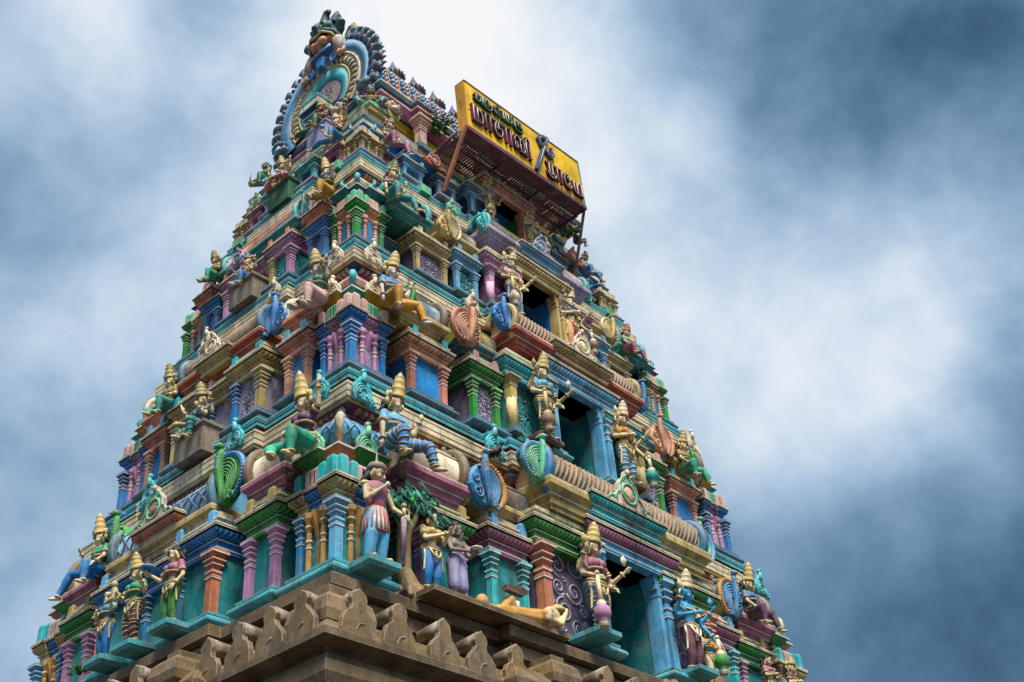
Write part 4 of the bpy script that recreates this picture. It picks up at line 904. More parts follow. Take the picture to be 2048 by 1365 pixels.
def figure(label, loc, rz, k, J, arms, skin='skin', legs='blue', band='gold', top=None, female=False, crown='gold', hair='hair', turn=0.0, robe=None, sash='gold', stripes=True, beard=None, extra=None, hgt=.24, jewel='gold', halo=True, group=None, short=False, pitch=.42, name='statue', cat='statue'):
    root = empty(name, loc, rz, label, cat, group); V = lambda p: P3(p, k)
    vox = max(.0085, .0095*k)
    Z = lambda key: V(J[key])
    # body: torso, neck, head, legs, feet, arms and hands in one skin
    mb = MB(); pel, wai, che, nec, hea = Z('pel'), Z('wai'), Z('che'), Z('nec'), Z('hea')
    hw = .062*k
    mb.cap(pel+Vector((-hw*.7, 0, 0)), pel+Vector((hw*.7, 0, 0)), .078*k, .078*k, skin)
    ww = .058*k if female else .068*k; mb.cap(pel, wai, .078*k, ww, skin); mb.cap(wai, che, ww, .086*k, skin)
    mb.cap(che+Vector((-.045*k, 0, .005*k)), che+Vector((.045*k, 0, .005*k)), .082*k, .082*k, skin)
    sh = [Vector((s_*J['sw']*k, che.y, 0))+Vector((che.x, 0, (J['sz'])*k)) for s_ in (-1, 1)]
    mb.cap(sh[0], sh[1], .042*k, .042*k, skin); mb.cap(che+Vector((0, 0, .05*k)), nec+Vector((0, 0, .03*k)), .05*k, .036*k, skin)
    if female:
        for s_ in (-1, 1): mb.ball(che+Vector((s_*.048*k, -.072*k, .008*k)), .05*k, skin, 10, 7)
    R = Matrix.Rotation(turn, 3, 'Z') @ Matrix.Rotation(pitch, 3, 'X'); kb = k; HS = 1.26; hea = hea+Vector((0, 0, .022*k)); hd = lambda x, f, z: hea+R @ Vector((x*kb*HS, -f*kb*HS, z*kb*HS))
    kh = k*HS
    mb.ball(hd(0, -.005, .015), (.058*kh, .064*kh, .072*kh), skin, 14, 9); mb.cap(hd(0, .018, -.02), hd(0, .032, -.052), .046*kh, .026*kh, skin, 10)
    mb.cap(hd(0, .056, .018), hd(0, .074, -.012), .008*kh, .014*kh, skin, 8); mb.cap(hd(-.016, .058, -.036), hd(.016, .058, -.036), .010*kh, .010*kh, skin, 6)
    for s_ in (-1, 1): mb.cap(hd(s_*.059, -.005, .02), hd(s_*.062, -.008, -.025), .014*kh, .018*kh, skin, 7); mb.ball(hd(s_*.03, .042, -.014), .022*kh, skin, 8, 5)
    for s_ in 'lr':
        h, kn, a, t = Z('h'+s_), Z('k'+s_), Z('a'+s_), Z('t'+s_)
        mb.cap(h, kn, .075*k, .050*k, skin); mb.cap(kn, kn+(a-kn)*.35, .048*k, .052*k, skin); mb.cap(kn+(a-kn)*.35, a, .052*k, .028*k, skin)
        he = a+(a-kn).normalized()*.022*k-(t-a).normalized()*.015*k
        mb.cap(he, t, .030*k, .022*k, skin, 8)
        fd = (t-a).normalized(); sd = fd.cross(Vector((0, 0, 1)))
        sd = sd.normalized() if sd.length > .1 else Vector((1, 0, 0))
        for q in (-.018, -.006, .006, .018): mb.cap(t+sd*q*k, t+sd*q*k+fd*.024*k, .009*k, .007*k, skin, 6)
    wr = []
    for s_, el_, w_, *cu in arms:
        i = 0 if s_ < 0 else 1; e, w = V(el_), V(w_)
        mb.cap(sh[i], e, .037*k, .028*k, skin); mb.cap(e, w, .029*k, .019*k, skin); hand(mb, w, e, k, skin, cu[0] if cu else .6); wr.append((sh[i], e, w))
    remeshed(mb, 'body', root, vox)
    # lower garment
    if robe is None:
        g = MB()
        g.cap(pel+Vector((-hw*.7, 0, .01*k)), pel+Vector((hw*.7, 0, .01*k)), .088*k, .088*k, legs)
        for s_ in 'lr':
            h, kn, a = Z('h'+s_), Z('k'+s_), Z('a'+s_); end = a if not short else kn
            g.cap(h, kn, .083*k, .058*k, legs); 
            if not short: g.cap(kn, kn+(a-kn)*.35, .057*k, .059*k, legs); g.cap(kn+(a-kn)*.35, kn+(a-kn)*.93, .059*k, .036*k, legs)
        remeshed(g, 'leg_garment', root, vox)
        if stripes:
            q = MB()
            for s_ in 'lr':
                h, kn, a = Z('h'+s_), Z('k'+s_), Z('a'+s_)
                for (p0, p1, r0, r1, n) in ((h, kn, .083, .058, 4), (kn, a, .060, .040, 4)):
                    ax = (p1-p0).normalized(); o1 = ax.orthogonal().normalized(); o2 = ax.cross(o1)
                    for j in range(n):
                        f = (j+.6)/(n+.1); c = p0+(p1-p0)*f; rr = (r0+(r1-r0)*f+(.006 if p0 == kn and f < .5 else .001))*k
                        q.tube([c+(o1*math.cos(b_)+o2*math.sin(b_))*rr+ax*.016*k*math.sin(b_+j) for b_ in [2*math.pi*i_/12 for i_ in range(12)]], .0075*k, band, 5, closed=True)
            sub(q, 'garment_band', root)
    else:
        robe(root, k, J)
    # sash with hanging ends
    if sash:
        q = MB()
        for dz, rr in ((.035, .090), (.0, .093)):
            c = pel+Vector((0, 0, dz*k)); q.tube([c+Vector((1.45*rr*k*math.cos(b_), rr*k*math.sin(b_), 0.012*k*math.cos(2*b_))) for b_ in [2*math.pi*i_/18 for i_ in range(18)]], .016*k, sash, 6, closed=True)
        if J['pel'][2] > .3:
            for x, ln, r0 in ((-.13, .26, .014), (.13, .22, .013), (0.0, .15, .018)):
                c = pel+Vector((x*k, -.075*k if x == 0 else -.03*k, 0)); q.tube([c, c+Vector((x*.1*k, -.02*k, -.4*ln*k)), c+Vector((x*.12*k, -.005*k, -ln*k)), c+Vector((x*.2*k, 0, -ln*1.08*k))], [r0*k, r0*1.1*k, r0*.8*k, r0*1.2*k], sash, 7)
            q.tube([pel+Vector((-.09*k, -.08*k, -.01*k)), pel+Vector((-.05*k, -.105*k, -.09*k)), pel+Vector((0, -.11*k, -.12*k)), pel+Vector((.05*k, -.105*k, -.09*k)), pel+Vector((.09*k, -.08*k, -.01*k))], .014*k, sash, 6)
        sub(q, 'sash', root)
    # upper garment
    if top:
        g = MB(); g.cap(che+Vector((-.046*k, 0, .01*k)), che+Vector((.046*k, 0, .01*k)), .088*k, .088*k, top); g.cap(che+Vector((0, 0, -.05*k)), che+Vector((0, 0, .02*k)), .086*k, .09*k, top)
        if female:
            for s_ in (-1, 1): g.ball(che+Vector((s_*.048*k, -.074*k, .008*k)), .056*k, top, 10, 7)
        for S, e, w in wr: g.cap(S, S+(e-S)*.62, .049*k, .042*k, top)
        remeshed(g, 'bodice', root, vox)
        q = MB()
        q.tube([che+Vector((1.32*.098*k*math.cos(b_), .094*k*math.sin(b_)-(.03*k if female and math.sin(b_) < -.3 else 0), -.055*k)) for b_ in [2*math.pi*i_/16 for i_ in range(16)]], .012*k, band, 6, closed=True)
        for S, e, w in wr:
            ax = (e-S).normalized(); o1 = ax.orthogonal().normalized(); o2 = ax.cross(o1); c = S+(e-S)*.62
            q.tube([c+(o1*math.cos(b_)+o2*math.sin(b_))*.043*k for b_ in [2*math.pi*i_/10 for i_ in range(10)]], .010*k, band, 5, closed=True)
        sub(q, 'hem', root)
    # jewels: necklace, bangles, anklets, earrings
    if jewel:
        q = MB()
        for rr, dz, dy in ((.052, -.005, 0), (.075, -.035, -.02), (.10, -.085, -.035)):
            c = nec+Vector((0, dy*k, dz*k)); q.tube([c+Vector((rr*k*math.cos(b_), -rr*.75*k*max(-.2, math.sin(b_)), -.035*k*max(0, math.sin(b_)))) for b_ in [2*math.pi*i_/14 for i_ in range(14)]], .0085*k, jewel, 5, closed=True)
        sub(q, 'necklace', root)
        for S, e, w in wr:
            for nm, p0, p1, f, rr in (('bangle', e, w, .88, .0265), ('armlet', S, e, .5, .041)):
                q = MB(); ax = (p1-p0).normalized(); o1 = ax.orthogonal().normalized(); o2 = ax.cross(o1); c = p0+(p1-p0)*f
                q.tube([c+(o1*math.cos(b_)+o2*math.sin(b_))*rr*k for b_ in [2*math.pi*i_/10 for i_ in range(10)]], .011*k, jewel, 5, closed=True); sub(q, nm, root)
        for s_ in 'lr':
            q = MB(); kn, a = Z('k'+s_), Z('a'+s_); ax = (a-kn).normalized(); o1 = ax.orthogonal().normalized(); o2 = ax.cross(o1)
            q.tube([kn+(a-kn)*.97+(o1*math.cos(b_)+o2*math.sin(b_))*.037*k for b_ in [2*math.pi*i_/10 for i_ in range(10)]], .014*k, jewel, 5, closed=True); sub(q, 'anklet', root)
        for s_ in (-1, 1):
            q = MB(); q.ball(hd(s_*.072, -.006, -.055), (.018*k, .022*k, .034*k), jewel, 8, 6); sub(q, 'earring', root)
    # painted features
    for s_ in (-1, 1):
        q = MB(); q.ball(hd(s_*.024, .0555, .016), (.0155*kh, .008*kh, .0085*kh), 'white', 8, 5); q.ball(hd(s_*.024, .0625, .016), (.0068*kh, .004*kh, .0078*kh), 'black', 7, 5)
        q.tube([hd(s_*.007, .0605, .034), hd(s_*.024, .059, .042), hd(s_*.044, .049, .034)], .0048*kh, 'black', 5); q.tube([hd(s_*.010, .0595, .022), hd(s_*.024, .0605, .027), hd(s_*.042, .052, .018)], .0032*kh, 'black', 4)
        sub(q, 'eye', root)
    q = MB(); q.tube([hd(-.017, .062, -.035), hd(0, .070, -.037), hd(.017, .062, -.035)], .007*kh, 'kumkum', 5); sub(q, 'lips', root)
    q = MB(); q.ball(hd(0, .0625, .045), (.006*kh, .004*kh, .011*kh), 'kumkum', 6, 4); sub(q, 'forehead_mark', root)
    q = MB(T=None)
    if hair:
        q.ball(hd(0, -.022, .03), (.064*kh, .066*kh, .068*kh), hair, 12, 8); q.ball(hd(0, -.078, -.01), (.05*kh, .035*kh, .05*kh), hair, 10, 7)
        for s_ in (-1, 1): q.cap(hd(s_*.055, -.04, -.02), hd(s_*.085, -.05, -.10), .028*kh, .02*kh, hair, 8)
        if beard: q.cap(hd(0, .055, -.06), hd(0, .07, -.15), .045*kh, .03*kh, beard, 9); q.cap(hd(-.03, .045, -.045), hd(.03, .045, -.045), .03*kh, .03*kh, beard, 8)
        sub(q, 'hair', root)
    if crown:
        q = MB(Matrix.Translation(hd(0, -.008, .05)) @ Matrix.Rotation(turn, 4, 'Z') @ Matrix.Rotation(pitch*.55-.08, 4, 'X')); H = hgt*k*1.05
        q.lathe(0, 0, [(.066*kh, -.004*kh, band), (.069*kh, .010*kh, band), (.066*kh, .022*kh), (.062*kh, .03*kh), (.061*kh, H*.30), (.063*kh, H*.32, band), (.061*kh, H*.35), (.055*kh, H*.38), (.051*kh, H*.56), (.053*kh, H*.58, band), (.051*kh, H*.61), (.044*kh, H*.64), (.040*kh, H*.78), (.042*kh, H*.80), (.028*kh, H*.85), (.017*kh, H*.88), (.022*kh, H*.93), (.012*kh, H*.97), (.003*kh, H*1.02)], crown, 14)
        for b_ in range(5):
            a = rad(-150+b_*30); q.ball((.060*k*math.cos(a), .060*k*math.sin(a), .05*kh), (.011*kh, .009*kh, .02*kh), band if b_ % 2 else crown, 6, 5)
        sub(q, 'crown', root)
        if halo:
            for s_ in (-1, 1):
                q = MB(Matrix.Translation(hd(0, -.03, .02)) @ Matrix.Rotation(turn, 4, 'Z'))
                q.ball((s_*.085*kh, .01*kh, .015*kh), (.034*kh, .02*kh, .05*kh), crown, 9, 6); q.ball((s_*.10*kh, .012*kh, -.045*kh), (.030*kh, .02*kh, .035*kh), crown, 8, 6); q.tube([(s_*.085*kh, -.012*kh, -.01*kh), (s_*.11*kh, -.014*kh, .02*kh), (s_*.085*kh, -.014*kh, .05*kh)], .012*kh, band, 5); sub(q, 'ear_ornament', root)
    if extra:
        for nm, f in extra:
            q = MB(); f(q, k, V); sub(q, nm, root)
    return root
def mace(x, f, ztop, ballm, shaft='gold', zb=.0, r=.085):
    def fn(q, k, V):
        q.tube([V((x, f, ztop)), V((x, f+.01, zb+.25))], [.018*k, .03*k], shaft, 8)
        b = V((x, f+.01, 0)); q.lathe(b.x, b.y, [(.03*k, zb*k), (.055*k, (zb+.01)*k), (.045*k, (zb+.035)*k), (.055*k, (zb+.045)*k), (.04*k, (zb+.06)*k, ballm), (r*.85*k, (zb+.09)*k, ballm), (r*1.05*k, (zb+.145)*k, ballm), (r*.9*k, (zb+.2)*k, ballm), (.045*k, (zb+.235)*k), (.05*k, (zb+.26)*k), (.03*k, (zb+.28)*k)], shaft, 14)
        t = V((x, f, ztop)); q.ball((t.x, t.y, t.z+.02*k), .028*k, shaft, 8, 6)
    return ('mace', fn)
def emblem(side, p, m='gold'):
    def fn(q, k, V):
        c = V(p); q.lathe(c.x, c.y, [(.008*k, c.z), (.02*k, c.z+.03*k), (.034*k, c.z+.06*k), (.012*k, c.z+.10*k), (.004*k, c.z+.12*k)], m, 8); q.ball((c.x-.02*k*side, c.y, c.z+.05*k), (.03*k, .012*k, .04*k), m, 8, 5)
    return ('emblem', fn)
def slab(face, u, w, z, hw, d, m='rollteal', th=.06):
    mb = MB(face); mb.stack((u-hw, u+hw, w-d, w), [(-.03, z-th*1.6), (0, z-th), (0, z-.004)], m); return part(mb, 'figure_slab')
def at(face, u, w, z): return W(face, u, w, z)
HALF = -math.pi/2
DV_L = [(-1, (-.235, .0, .66), (-.255, .12, .80), .3), (-1, (-.22, .03, .60), (-.13, .14, .56), 1.0), (1, (.235, .04, .60), (.27, .19, .68), .2), (1, (.22, -.03, .62), (.20, .10, .52), .8)]
DV_R = [(-1, (-.23, .0, .66), (-.25, .12, .82), .3), (-1, (-.215, .03, .62), (-.04, .15, .66), .8), (1, (.235, .02, .64), (.27, .15, .74), .3), (1, (.23, .02, .60), (.28, .12, .45), 1.0)]
STL = pose(STAND, pel=(.015, 0, .52), hl=(-.05, 0, .5), hr=(.075, 0, .5), kl=(-.055, .05, .28), al=(-.05, .02, .055), tl=(-.07, .12, .02), kr=(.085, .02, .28), ar=(.06, .0, .055), tr=(.09, .1, .02))

# ------------------------------------------------------------------ the figures one by one
def F_(u, w, z): return at(FRONT, u, w, z)
def L_(u, w, z): return at(LEFT, u, w, z)
GD = 'painted guardian figures flanking the doorways'; GS = 'seated figures on the ledges'; GP = 'standing painted figures on the lowest storey'
def arm(s, e, w, c=.6): return (s, e, w, c)
# door guardians
for z, w in ((-1.05, 3.80),):
    slab(FRONT, -1.12, w, z, .22, .5); slab(FRONT, 1.0, w, z, .22, .5)
figure('golden four armed guardian in blue leggings with pink ball mace left of the lowest doorway', F_(-1.10, 3.62, -1.09), 0, 1.25, STL, DV_L, 'skin', 'blue', 'gold', 'rose', True, 'gold', turn=.55, extra=[mace(-.14, .15, .56, 'pink', 'skin'), emblem(-1, (-.255, .12, .88)), emblem(1, (.275, .2, .76), 'cream')], group=GD)
figure('blue skinned four armed guardian in maroon leggings with green mace right of the lowest doorway', F_(.98, 3.60, -1.09), 0, 1.22, STAND, DV_R, 'blueskin', 'maroon', 'gold', None, False, 'cream', turn=.45, stripes=False, sash='cream', extra=[mace(.29, .16, .42, 'green', 'cream'), emblem(-1, (-.25, .12, .90), 'skin'), emblem(1, (.275, .16, .80), 'blue')], group=GD)
for sg in (-1, 1): slab(FRONT, sg*.98, 3.10, 2.08, .26, .4, 'brown')
figure('golden four armed guardian in teal leggings and blue blouse left of the second doorway', F_(-.96, 2.98, 2.06), 0, 1.22, STL, DV_L, 'skin', 'teal', 'gold', 'ltblue', True, 'gold', turn=.5, extra=[mace(-.14, .15, .56, 'rope', 'gold'), emblem(-1, (-.255, .12, .88)), emblem(1, (.275, .2, .76), 'cream')], group=GD)
figure('golden guardian with orange sleeves and pale blue leggings right of the second doorway', F_(.98, 2.96, 2.06), 0, 1.22, STAND, DV_R, 'skin', 'ltblue', 'gold', 'ochre', True, 'cream', turn=.35, extra=[mace(.29, .16, .42, 'teal', 'skin'), emblem(-1, (-.25, .12, .90), 'skin'), emblem(1, (.275, .16, .80), 'brown')], group=GD)
for sg in (-1, 1): slab(FRONT, sg*.72, 2.48, 4.78, .22, .35, 'brown')
figure('pale faced four armed guardian in plain blue leggings left of the third doorway', F_(-.72, 2.38, 4.77), 0, 1.10, STL, DV_L, 'cream', 'panelblue', 'gold', 'palepink', False, 'cream', turn=.55, stripes=False, extra=[mace(-.15, .15, .56, 'cream', 'gold'), emblem(-1, (-.255, .12, .88), 'cream')], group=GD)
figure('guardian with green sleeves and pinkish bare legs right of the third doorway', F_(.80, 2.36, 4.80), 0, 1.10, STAND, DV_R, 'cream', 'peach', 'gold', 'dkgreen', False, 'cream', turn=.35, stripes=False, extra=[mace(.29, .16, .42, 'rope', 'cream'), emblem(-1, (-.25, .12, .90), 'rope')], group=GD)
for sg in (-1, 1): slab(FRONT, sg*.58, 1.96, 7.22, .17, .3, 'navy')
figure('small golden guardian with blue collar and pale robe left of the topmost doorway', F_(-.55, 1.88, 7.21), 0, .84, STL, DV_L, 'gold', 'palepink', 'gold', 'blue', False, 'gold', turn=.5, stripes=False, extra=[mace(-.14, .15, .56, 'gold', 'gold')], group=GD)
figure('small guardian in green checked leggings right of the topmost doorway', F_(.60, 1.88, 7.21), 0, .84, STAND, DV_R, 'skin', 'green', 'gold', None, False, 'gold', turn=.35, extra=[mace(.29, .16, .42, 'rope', 'gold')], group=GD)

# lowest storey, front
slab(FRONT, -4.64, 3.60, -1.12, .22, .5)
def tunic(root, k, J):
    q = MB(); c = P3(J['pel'], k)
    q.lathe(c.x, c.y, [(.108*k, c.z-.235*k, 'kumkum'), (.145*k, c.z-.22*k), (.135*k, c.z-.1*k), (.105*k, c.z+.04*k, 'kumkum'), (.10*k, c.z+.075*k, 'rose'), (.115*k, c.z+.16*k, 'rose'), (.14*k, c.z+.26*k, 'rose'), (.10*k, c.z+.31*k, 'rose')], 'white', 20, 1.0, .78)
    for j in range(10):
        a = rad(-180+j*20); q.tube([(c.x+r*k*math.cos(a)*1.01, c.y+r*k*.78*math.sin(a)*1.01, c.z+z*k) for r, z in ((.145, -.215), (.136, -.1), (.108, .035))], .010*k, 'kumkum', 5)
    for s in (-1, 1): q.ball((c.x+s*.13*k, c.y, c.z+.275*k), (.06*k, .05*k, .035*k), 'skin', 9, 6)
    sub(q, 'striped_tunic', root)
    g = MB()
    for s in 'lr':
        g.cap(P3(J['h'+s], k), P3(J['k'+s], k), .075*k, .066*k, 'ltblue'); g.cap(P3(J['k'+s], k), P3(J['a'+s], k), .068*k, .056*k, 'ltblue')
    remeshed(g, 'trousers', root, .011)
def cap_(q, k, V):
    c = V(STAND['hea']); q.lathe(c.x, c.y, [(.078*k, c.z+.05*k), (.098*k, c.z+.075*k), (.104*k, c.z+.105*k), (.085*k, c.z+.135*k), (.03*k, c.z+.15*k), (.012*k, c.z+.20*k), (.004*k, c.z+.27*k)], 'greyskin', 14, 1.0, .9)
def sword(q, k, V):
    a, b = V((.245, .14, .50)), V((.235, .12, .0)); q.tube([a, b], [.03*k, .022*k], 'plum', 8)
    q.tube([a, a+Vector((0, 0, .10*k))], [.024*k, .018*k], 'gold', 8); q.ball(a+Vector((0, 0, .125*k)), .03*k, 'gold', 8, 6); q.tube([a+Vector((.0, 0, .01*k)), a+Vector((.07*k, 0, .03*k)), a+Vector((.06*k, 0, .09*k)), a+Vector((.01*k, 0, .11*k))], .009*k, 'gold', 6)
figure('man in red and white striped tunic and grey cap with sword beside the plaster tree', F_(-4.66, 3.46, -1.13), 0, 1.12, STAND, [arm(-1, (-.17, .06, .60), (.0, .13, .76), 1.2), arm(1, (.21, .02, .63), (.25, .13, .53), 1.0)], 'skin', 'ltblue', 'kumkum', None, False, None, 'hair', turn=.45, robe=tunic, sash=None, jewel=None, halo=False, extra=[('cap', cap_), ('sword', sword)], group=GP)
def beardman(root, k, J):
    g = MB(); c = P3(J['pel'], k); g.cap(c+Vector((-.045*k, 0, .03*k)), c+Vector((.045*k, 0, .03*k)), .092*k, .092*k, 'lav')
    for s in 'lr': g.cap(P3(J['h'+s], k), P3(J['k'+s], k)-Vector((0, 0, .09*k)), .088*k, .075*k, 'lav')
    remeshed(g, 'waist_cloth', root, .011)
figure('woman in yellow blouse and bright blue leggings praying with joined palms right of the tree', F_(-3.78, 3.40, -1.20), 0, .95, STAND, [arm(-1, (-.16, .08, .62), (.10, .20, .72), .1), arm(1, (.15, .07, .63), (.115, .20, .725), .1)], 'skin', 'blue', 'gold', 'gold', True, None, 'hair', turn=.7, stripes=False, halo=False, group=GP)
def tray(q, k, V):
    c = V((.12, .23, .63)); q.lathe(c.x, c.y, [(.03*k, c.z), (.075*k, c.z+.012*k), (.08*k, c.z+.025*k), (.03*k, c.z+.03*k), (.035*k, c.z+.05*k)], 'white', 12)
figure('bare chested man with dark beard and pale cloth holding out a small tray', F_(-3.40, 3.42, -1.22), 0, .95, STAND, [arm(-1, (-.15, .08, .62), (.10, .19, .62), .3), arm(1, (.17, .06, .61), (.14, .2, .60), .3)], 'greyskin', 'lav', 'gold', None, False, None, 'hair', turn=.75, robe=beardman, sash=None, beard='plum', jewel=None, halo=False, extra=[('tray', tray)], group=GP)
# lying giant on the slab
def lying():
    root = empty('lying_statue', F_(-2.30, 3.56, -1.25), 0, 'fanged figure lying on its back along the stone slab below the teal pilasters', 'statue', GP)
    k = .8; q = MB(); B = lambda x, f, z: Vector((x*.7, -f*.7, z*.7))
    q.cap(B(-.75, -.05, .07), B(-.15, 0, .10), .09, .12, 'brass'); q.cap(B(-.15, 0, .10), B(.22, .02, .14), .12, .14, 'brass')
    q.cap(B(-.7, -.04, .08), B(-.55, .02, .32), .07, .055, 'brass'); q.cap(B(-.55, .02, .32), B(-.42, .04, .08), .055, .04, 'brass'); q.cap(B(-.75, -.1, .07), B(-1.15, -.05, .07), .075, .05, 'brass')
    q.ball(B(-1.2, -.02, .10), (.09, .08, .10), 'brass')
    remeshed(q, 'body', root, .012)
    q = MB(); q.ball(B(.42, .04, .24), (.13, .12, .14), 'skin', 12, 8)
    for s in (-1, 1): q.cap(B(.22+.1*s, .1, .18), B(.34+.16*s, .2, .10), .05, .04, 'skin'); q.cap(B(.34+.16*s, .2, .10), B(.42+.2*s, .22, .26+.05*s), .04, .028, 'skin'); hand(q, B(.42+.2*s, .22, .26+.05*s), B(.34+.16*s, .2, .10), 1.0, 'skin')
    remeshed(q, 'upper_body', root, .011)
    q = MB()
    for s in (-1, 1): q.ball(B(.42+.05*s, .14, .28), (.028, .018, .024), 'white', 7, 5); q.ball(B(.42+.05*s, .157, .28), .012, 'black', 6, 4); q.cap(B(.42+.03*s, .15, .18), B(.42+.035*s, .165, .13), .010, .003, 'white', 5)
    q.cap(B(.36, .14, .185), B(.48, .14, .185), .02, .02, 'kumkum'); sub(q, 'face_paint', root)
    q = MB(); q.lathe(.42, -.04, [(.10, .27), (.105, .29), (.085, .32), (.06, .345), (.02, .37)], 'gold', 10); sub(q, 'crown', root)
    q = MB(); q.tube([B(.05, -.12, .05), B(.05, 0, .26), B(.05, .14, .10)], .025, 'dkgreen', 7); q.tube([B(.12, -.12, .05), B(.12, 0, .27), B(.12, .15, .10)], .025, 'gold', 7); sub(q, 'belt', root)
    q = MB(); q.tube([B(-.45, .02, .04), B(-.42, .04, .30)], .035, 'cream', 8); q.extrude([(-.5, .30), (-.5, .36), (-.2, .40), (-.12, .34), (-.2, .29)], -.08, .0, 'brown'); sub(q, 'hammer', root)
    return root
lying()
def bow(q, k, V):
    q.tube([V((.22, .12, .05)), V((.30, .16, .35)), V((.28, .16, .62)), V((.18, .12, .86))], .012*k, 'gold', 6); q.tube([V((.22, .12, .05)), V((.18, .12, .86))], .004*k, 'cream', 4)
figure('small blue skinned archer in yellow shorts standing behind the green mace', F_(1.62, 3.45, -1.10), 0, .84, STAND, [arm(-1, (-.2, .04, .66), (-.12, .14, .74)), arm(1, (.2, .06, .64), (.26, .16, .56), 1.0)], 'blueskin', 'cream', 'gold', 'ochre', False, 'maroon', turn=.5, stripes=False, extra=[('bow', bow)], group=GP)
figure('dark haired woman in rose blouse among the far right pillars at the bottom', F_(3.30, 3.40, -1.06), 0, .80, STAND, [arm(-1, (-.18, .05, .62), (-.05, .15, .64)), arm(1, (.18, .05, .62), (.10, .16, .60))], 'skin', 'green', 'gold', 'rose', True, None, 'hair', turn=.3, group=GP)
figure('crowned man in brown top at the far right end of the lowest storey', F_(3.95, 3.42, -1.06), 0, .84, STAND, [arm(-1, (-.18, .05, .62), (-.05, .15, .64)), arm(1, (.2, .05, .62), (.22, .16, .60))], 'skin', 'blue', 'gold', 'brown', False, 'gold', 'hair', turn=.2, hgt=.14, group=GP)
# lowest storey, left face
for u in (.80, .06, -.52): slab(LEFT, u, 5.52, -1.12, .19, .5)
figure('woman in green leggings and purple blouse holding out a blue bowl on the left face', L_(.80, 5.36, -1.14), HALF, .94, STAND, [arm(-1, (-.20, .06, .64), (-.30, .18, .74), .5), arm(1, (.18, .0, .62), (.15, .08, .49), .5)], 'skin', 'green', 'gold', 'rose', True, None, 'hair', turn=-.5, stripes=False, halo=False, extra=[('bowl', lambda q, k, V: q.lathe(V((-.30, .2, .78)).x, V((-.30, .2, .78)).y, [(.03*k, .78*k), (.09*k, .80*k), (.10*k, .83*k), (.06*k, .85*k)], 'blue', 10))], group=GP)
figure('crowned woman in brown banded skirt carrying a child in middle of the left face', L_(.06, 5.38, -1.14), HALF, .96, STAND, [arm(-1, (-.19, .08, .64), (-.12, .19, .66)), arm(1, (.2, .02, .64), (.27, .12, .74))], 'skin', 'maroon', 'gold', 'seagreen', True, 'gold', turn=-.5, extra=[('child', lambda q, k, V: (q.ball(V((-.17, .22, .80)), (.045*k, .045*k, .05*k), 'skin', 9, 6), q.cap(V((-.17, .21, .74)), V((-.15, .2, .62)), .04*k, .05*k, 'skin', 9), q.cap(V((-.15, .22, .62)), V((-.26, .26, .58)), .03*k, .022*k, 'skin', 8)))], group=GP)
figure('woman in dark blue leggings reaching towards the child on the left face', L_(-.52, 5.38, -1.14), HALF, .86, STAND, [arm(-1, (-.17, .07, .63), (-.02, .18, .66)), arm(1, (.2, .08, .68), (.30, .18, .78))], 'skin', 'blue', 'gold', 'steel', True, None, 'hair', turn=.4, stripes=False, group=GP)
# seated on the first ledge
figure('seated man in blue blouse and gold striped blue leggings right of the lowest corner dome', F_(-4.26, 3.34, .46), 0, 1.18, SEATW, [arm(-1, (-.17, .02, .20), (-.19, .04, .02), .4), arm(1, (.19, .08, .19), (.22, .14, .34), .8)], 'skin', 'blue', 'gold', 'ltblue', False, 'gold', turn=.5, hgt=.30, group=GS)
figure('seated woman in purple bodice and green leggings left of the lowest corner dome', L_(2.78, 5.12, .38), HALF, 1.16, pose(SEATM, kl=(-.32, .17, .06), al=(-.14, .28, -.13)), [arm(-1, (-.16, .06, .19), (-.06, .20, .11), .4), arm(1, (.22, .02, .40), (.26, .06, .60), .5)], 'skin', 'seagreen', 'gold', 'plum', True, 'gold', turn=-.5, stripes=False, hgt=.32, group=GS)
figure('seated woman in dark purple leggings on the far right end of the lowest ledge', F_(3.32, 3.32, .42), 0, 1.04, SEATW, [arm(-1, (-.18, .06, .20), (-.12, .16, .08)), arm(1, (.2, .04, .20), (.27, .12, .10))], 'skin', 'plum', 'gold', 'blue', True, 'gold', turn=.4, stripes=False, hgt=.30, group=GS)
figure('seated tall crowned figure in blue leggings at far left end of the lowest ledge', L_(-1.42, 5.12, .36), HALF, 1.02, pose(SEATM, kl=(-.34, .18, .08), al=(-.44, .26, -.22), tl=(-.50, .32, -.24)), [arm(-1, (-.17, .08, .20), (-.13, .2, .30)), arm(1, (.18, .05, .20), (.16, .15, .10))], 'skin', 'blue', 'gold', 'seagreen', False, 'gold', turn=-.4, stripes=False, hgt=.30, group=GS)
# second ledge
figure('seated man in yellow leggings and blue tunic right of the second corner turret', F_(-3.84, 2.86, 3.04), 0, 1.10, SEATW, [arm(-1, (-.17, .02, .20), (-.18, .06, .04), .4), arm(1, (.20, .08, .20), (.22, .12, .34), .8)], 'paleskin', 'ochre', 'gold', 'blue', False, 'gold', turn=.45, stripes=False, hgt=.26, group=GS)
figure('seated woman in teal blouse with pale legs left of the second corner turret', L_(2.24, 4.56, 3.06), HALF, 1.10, pose(SEATM), [arm(-1, (-.18, .04, .20), (-.16, .16, .08), .4), arm(1, (.20, .04, .30), (.24, .10, .46), .8)], 'paleskin', 'palepink', 'gold', 'teal', True, 'gold', turn=-.45, stripes=False, hgt=.26, group=GS)
figure('seated figure in green leggings at the far right end of the second ledge', F_(2.9, 2.84, 3.05), 0, .98, SEATW, [arm(-1, (-.18, .06, .20), (-.12, .16, .08)), arm(1, (.2, .04, .20), (.27, .12, .10))], 'skin', 'seagreen', 'gold', 'olive', False, 'gold', turn=.4, stripes=False, hgt=.28, group=GS)
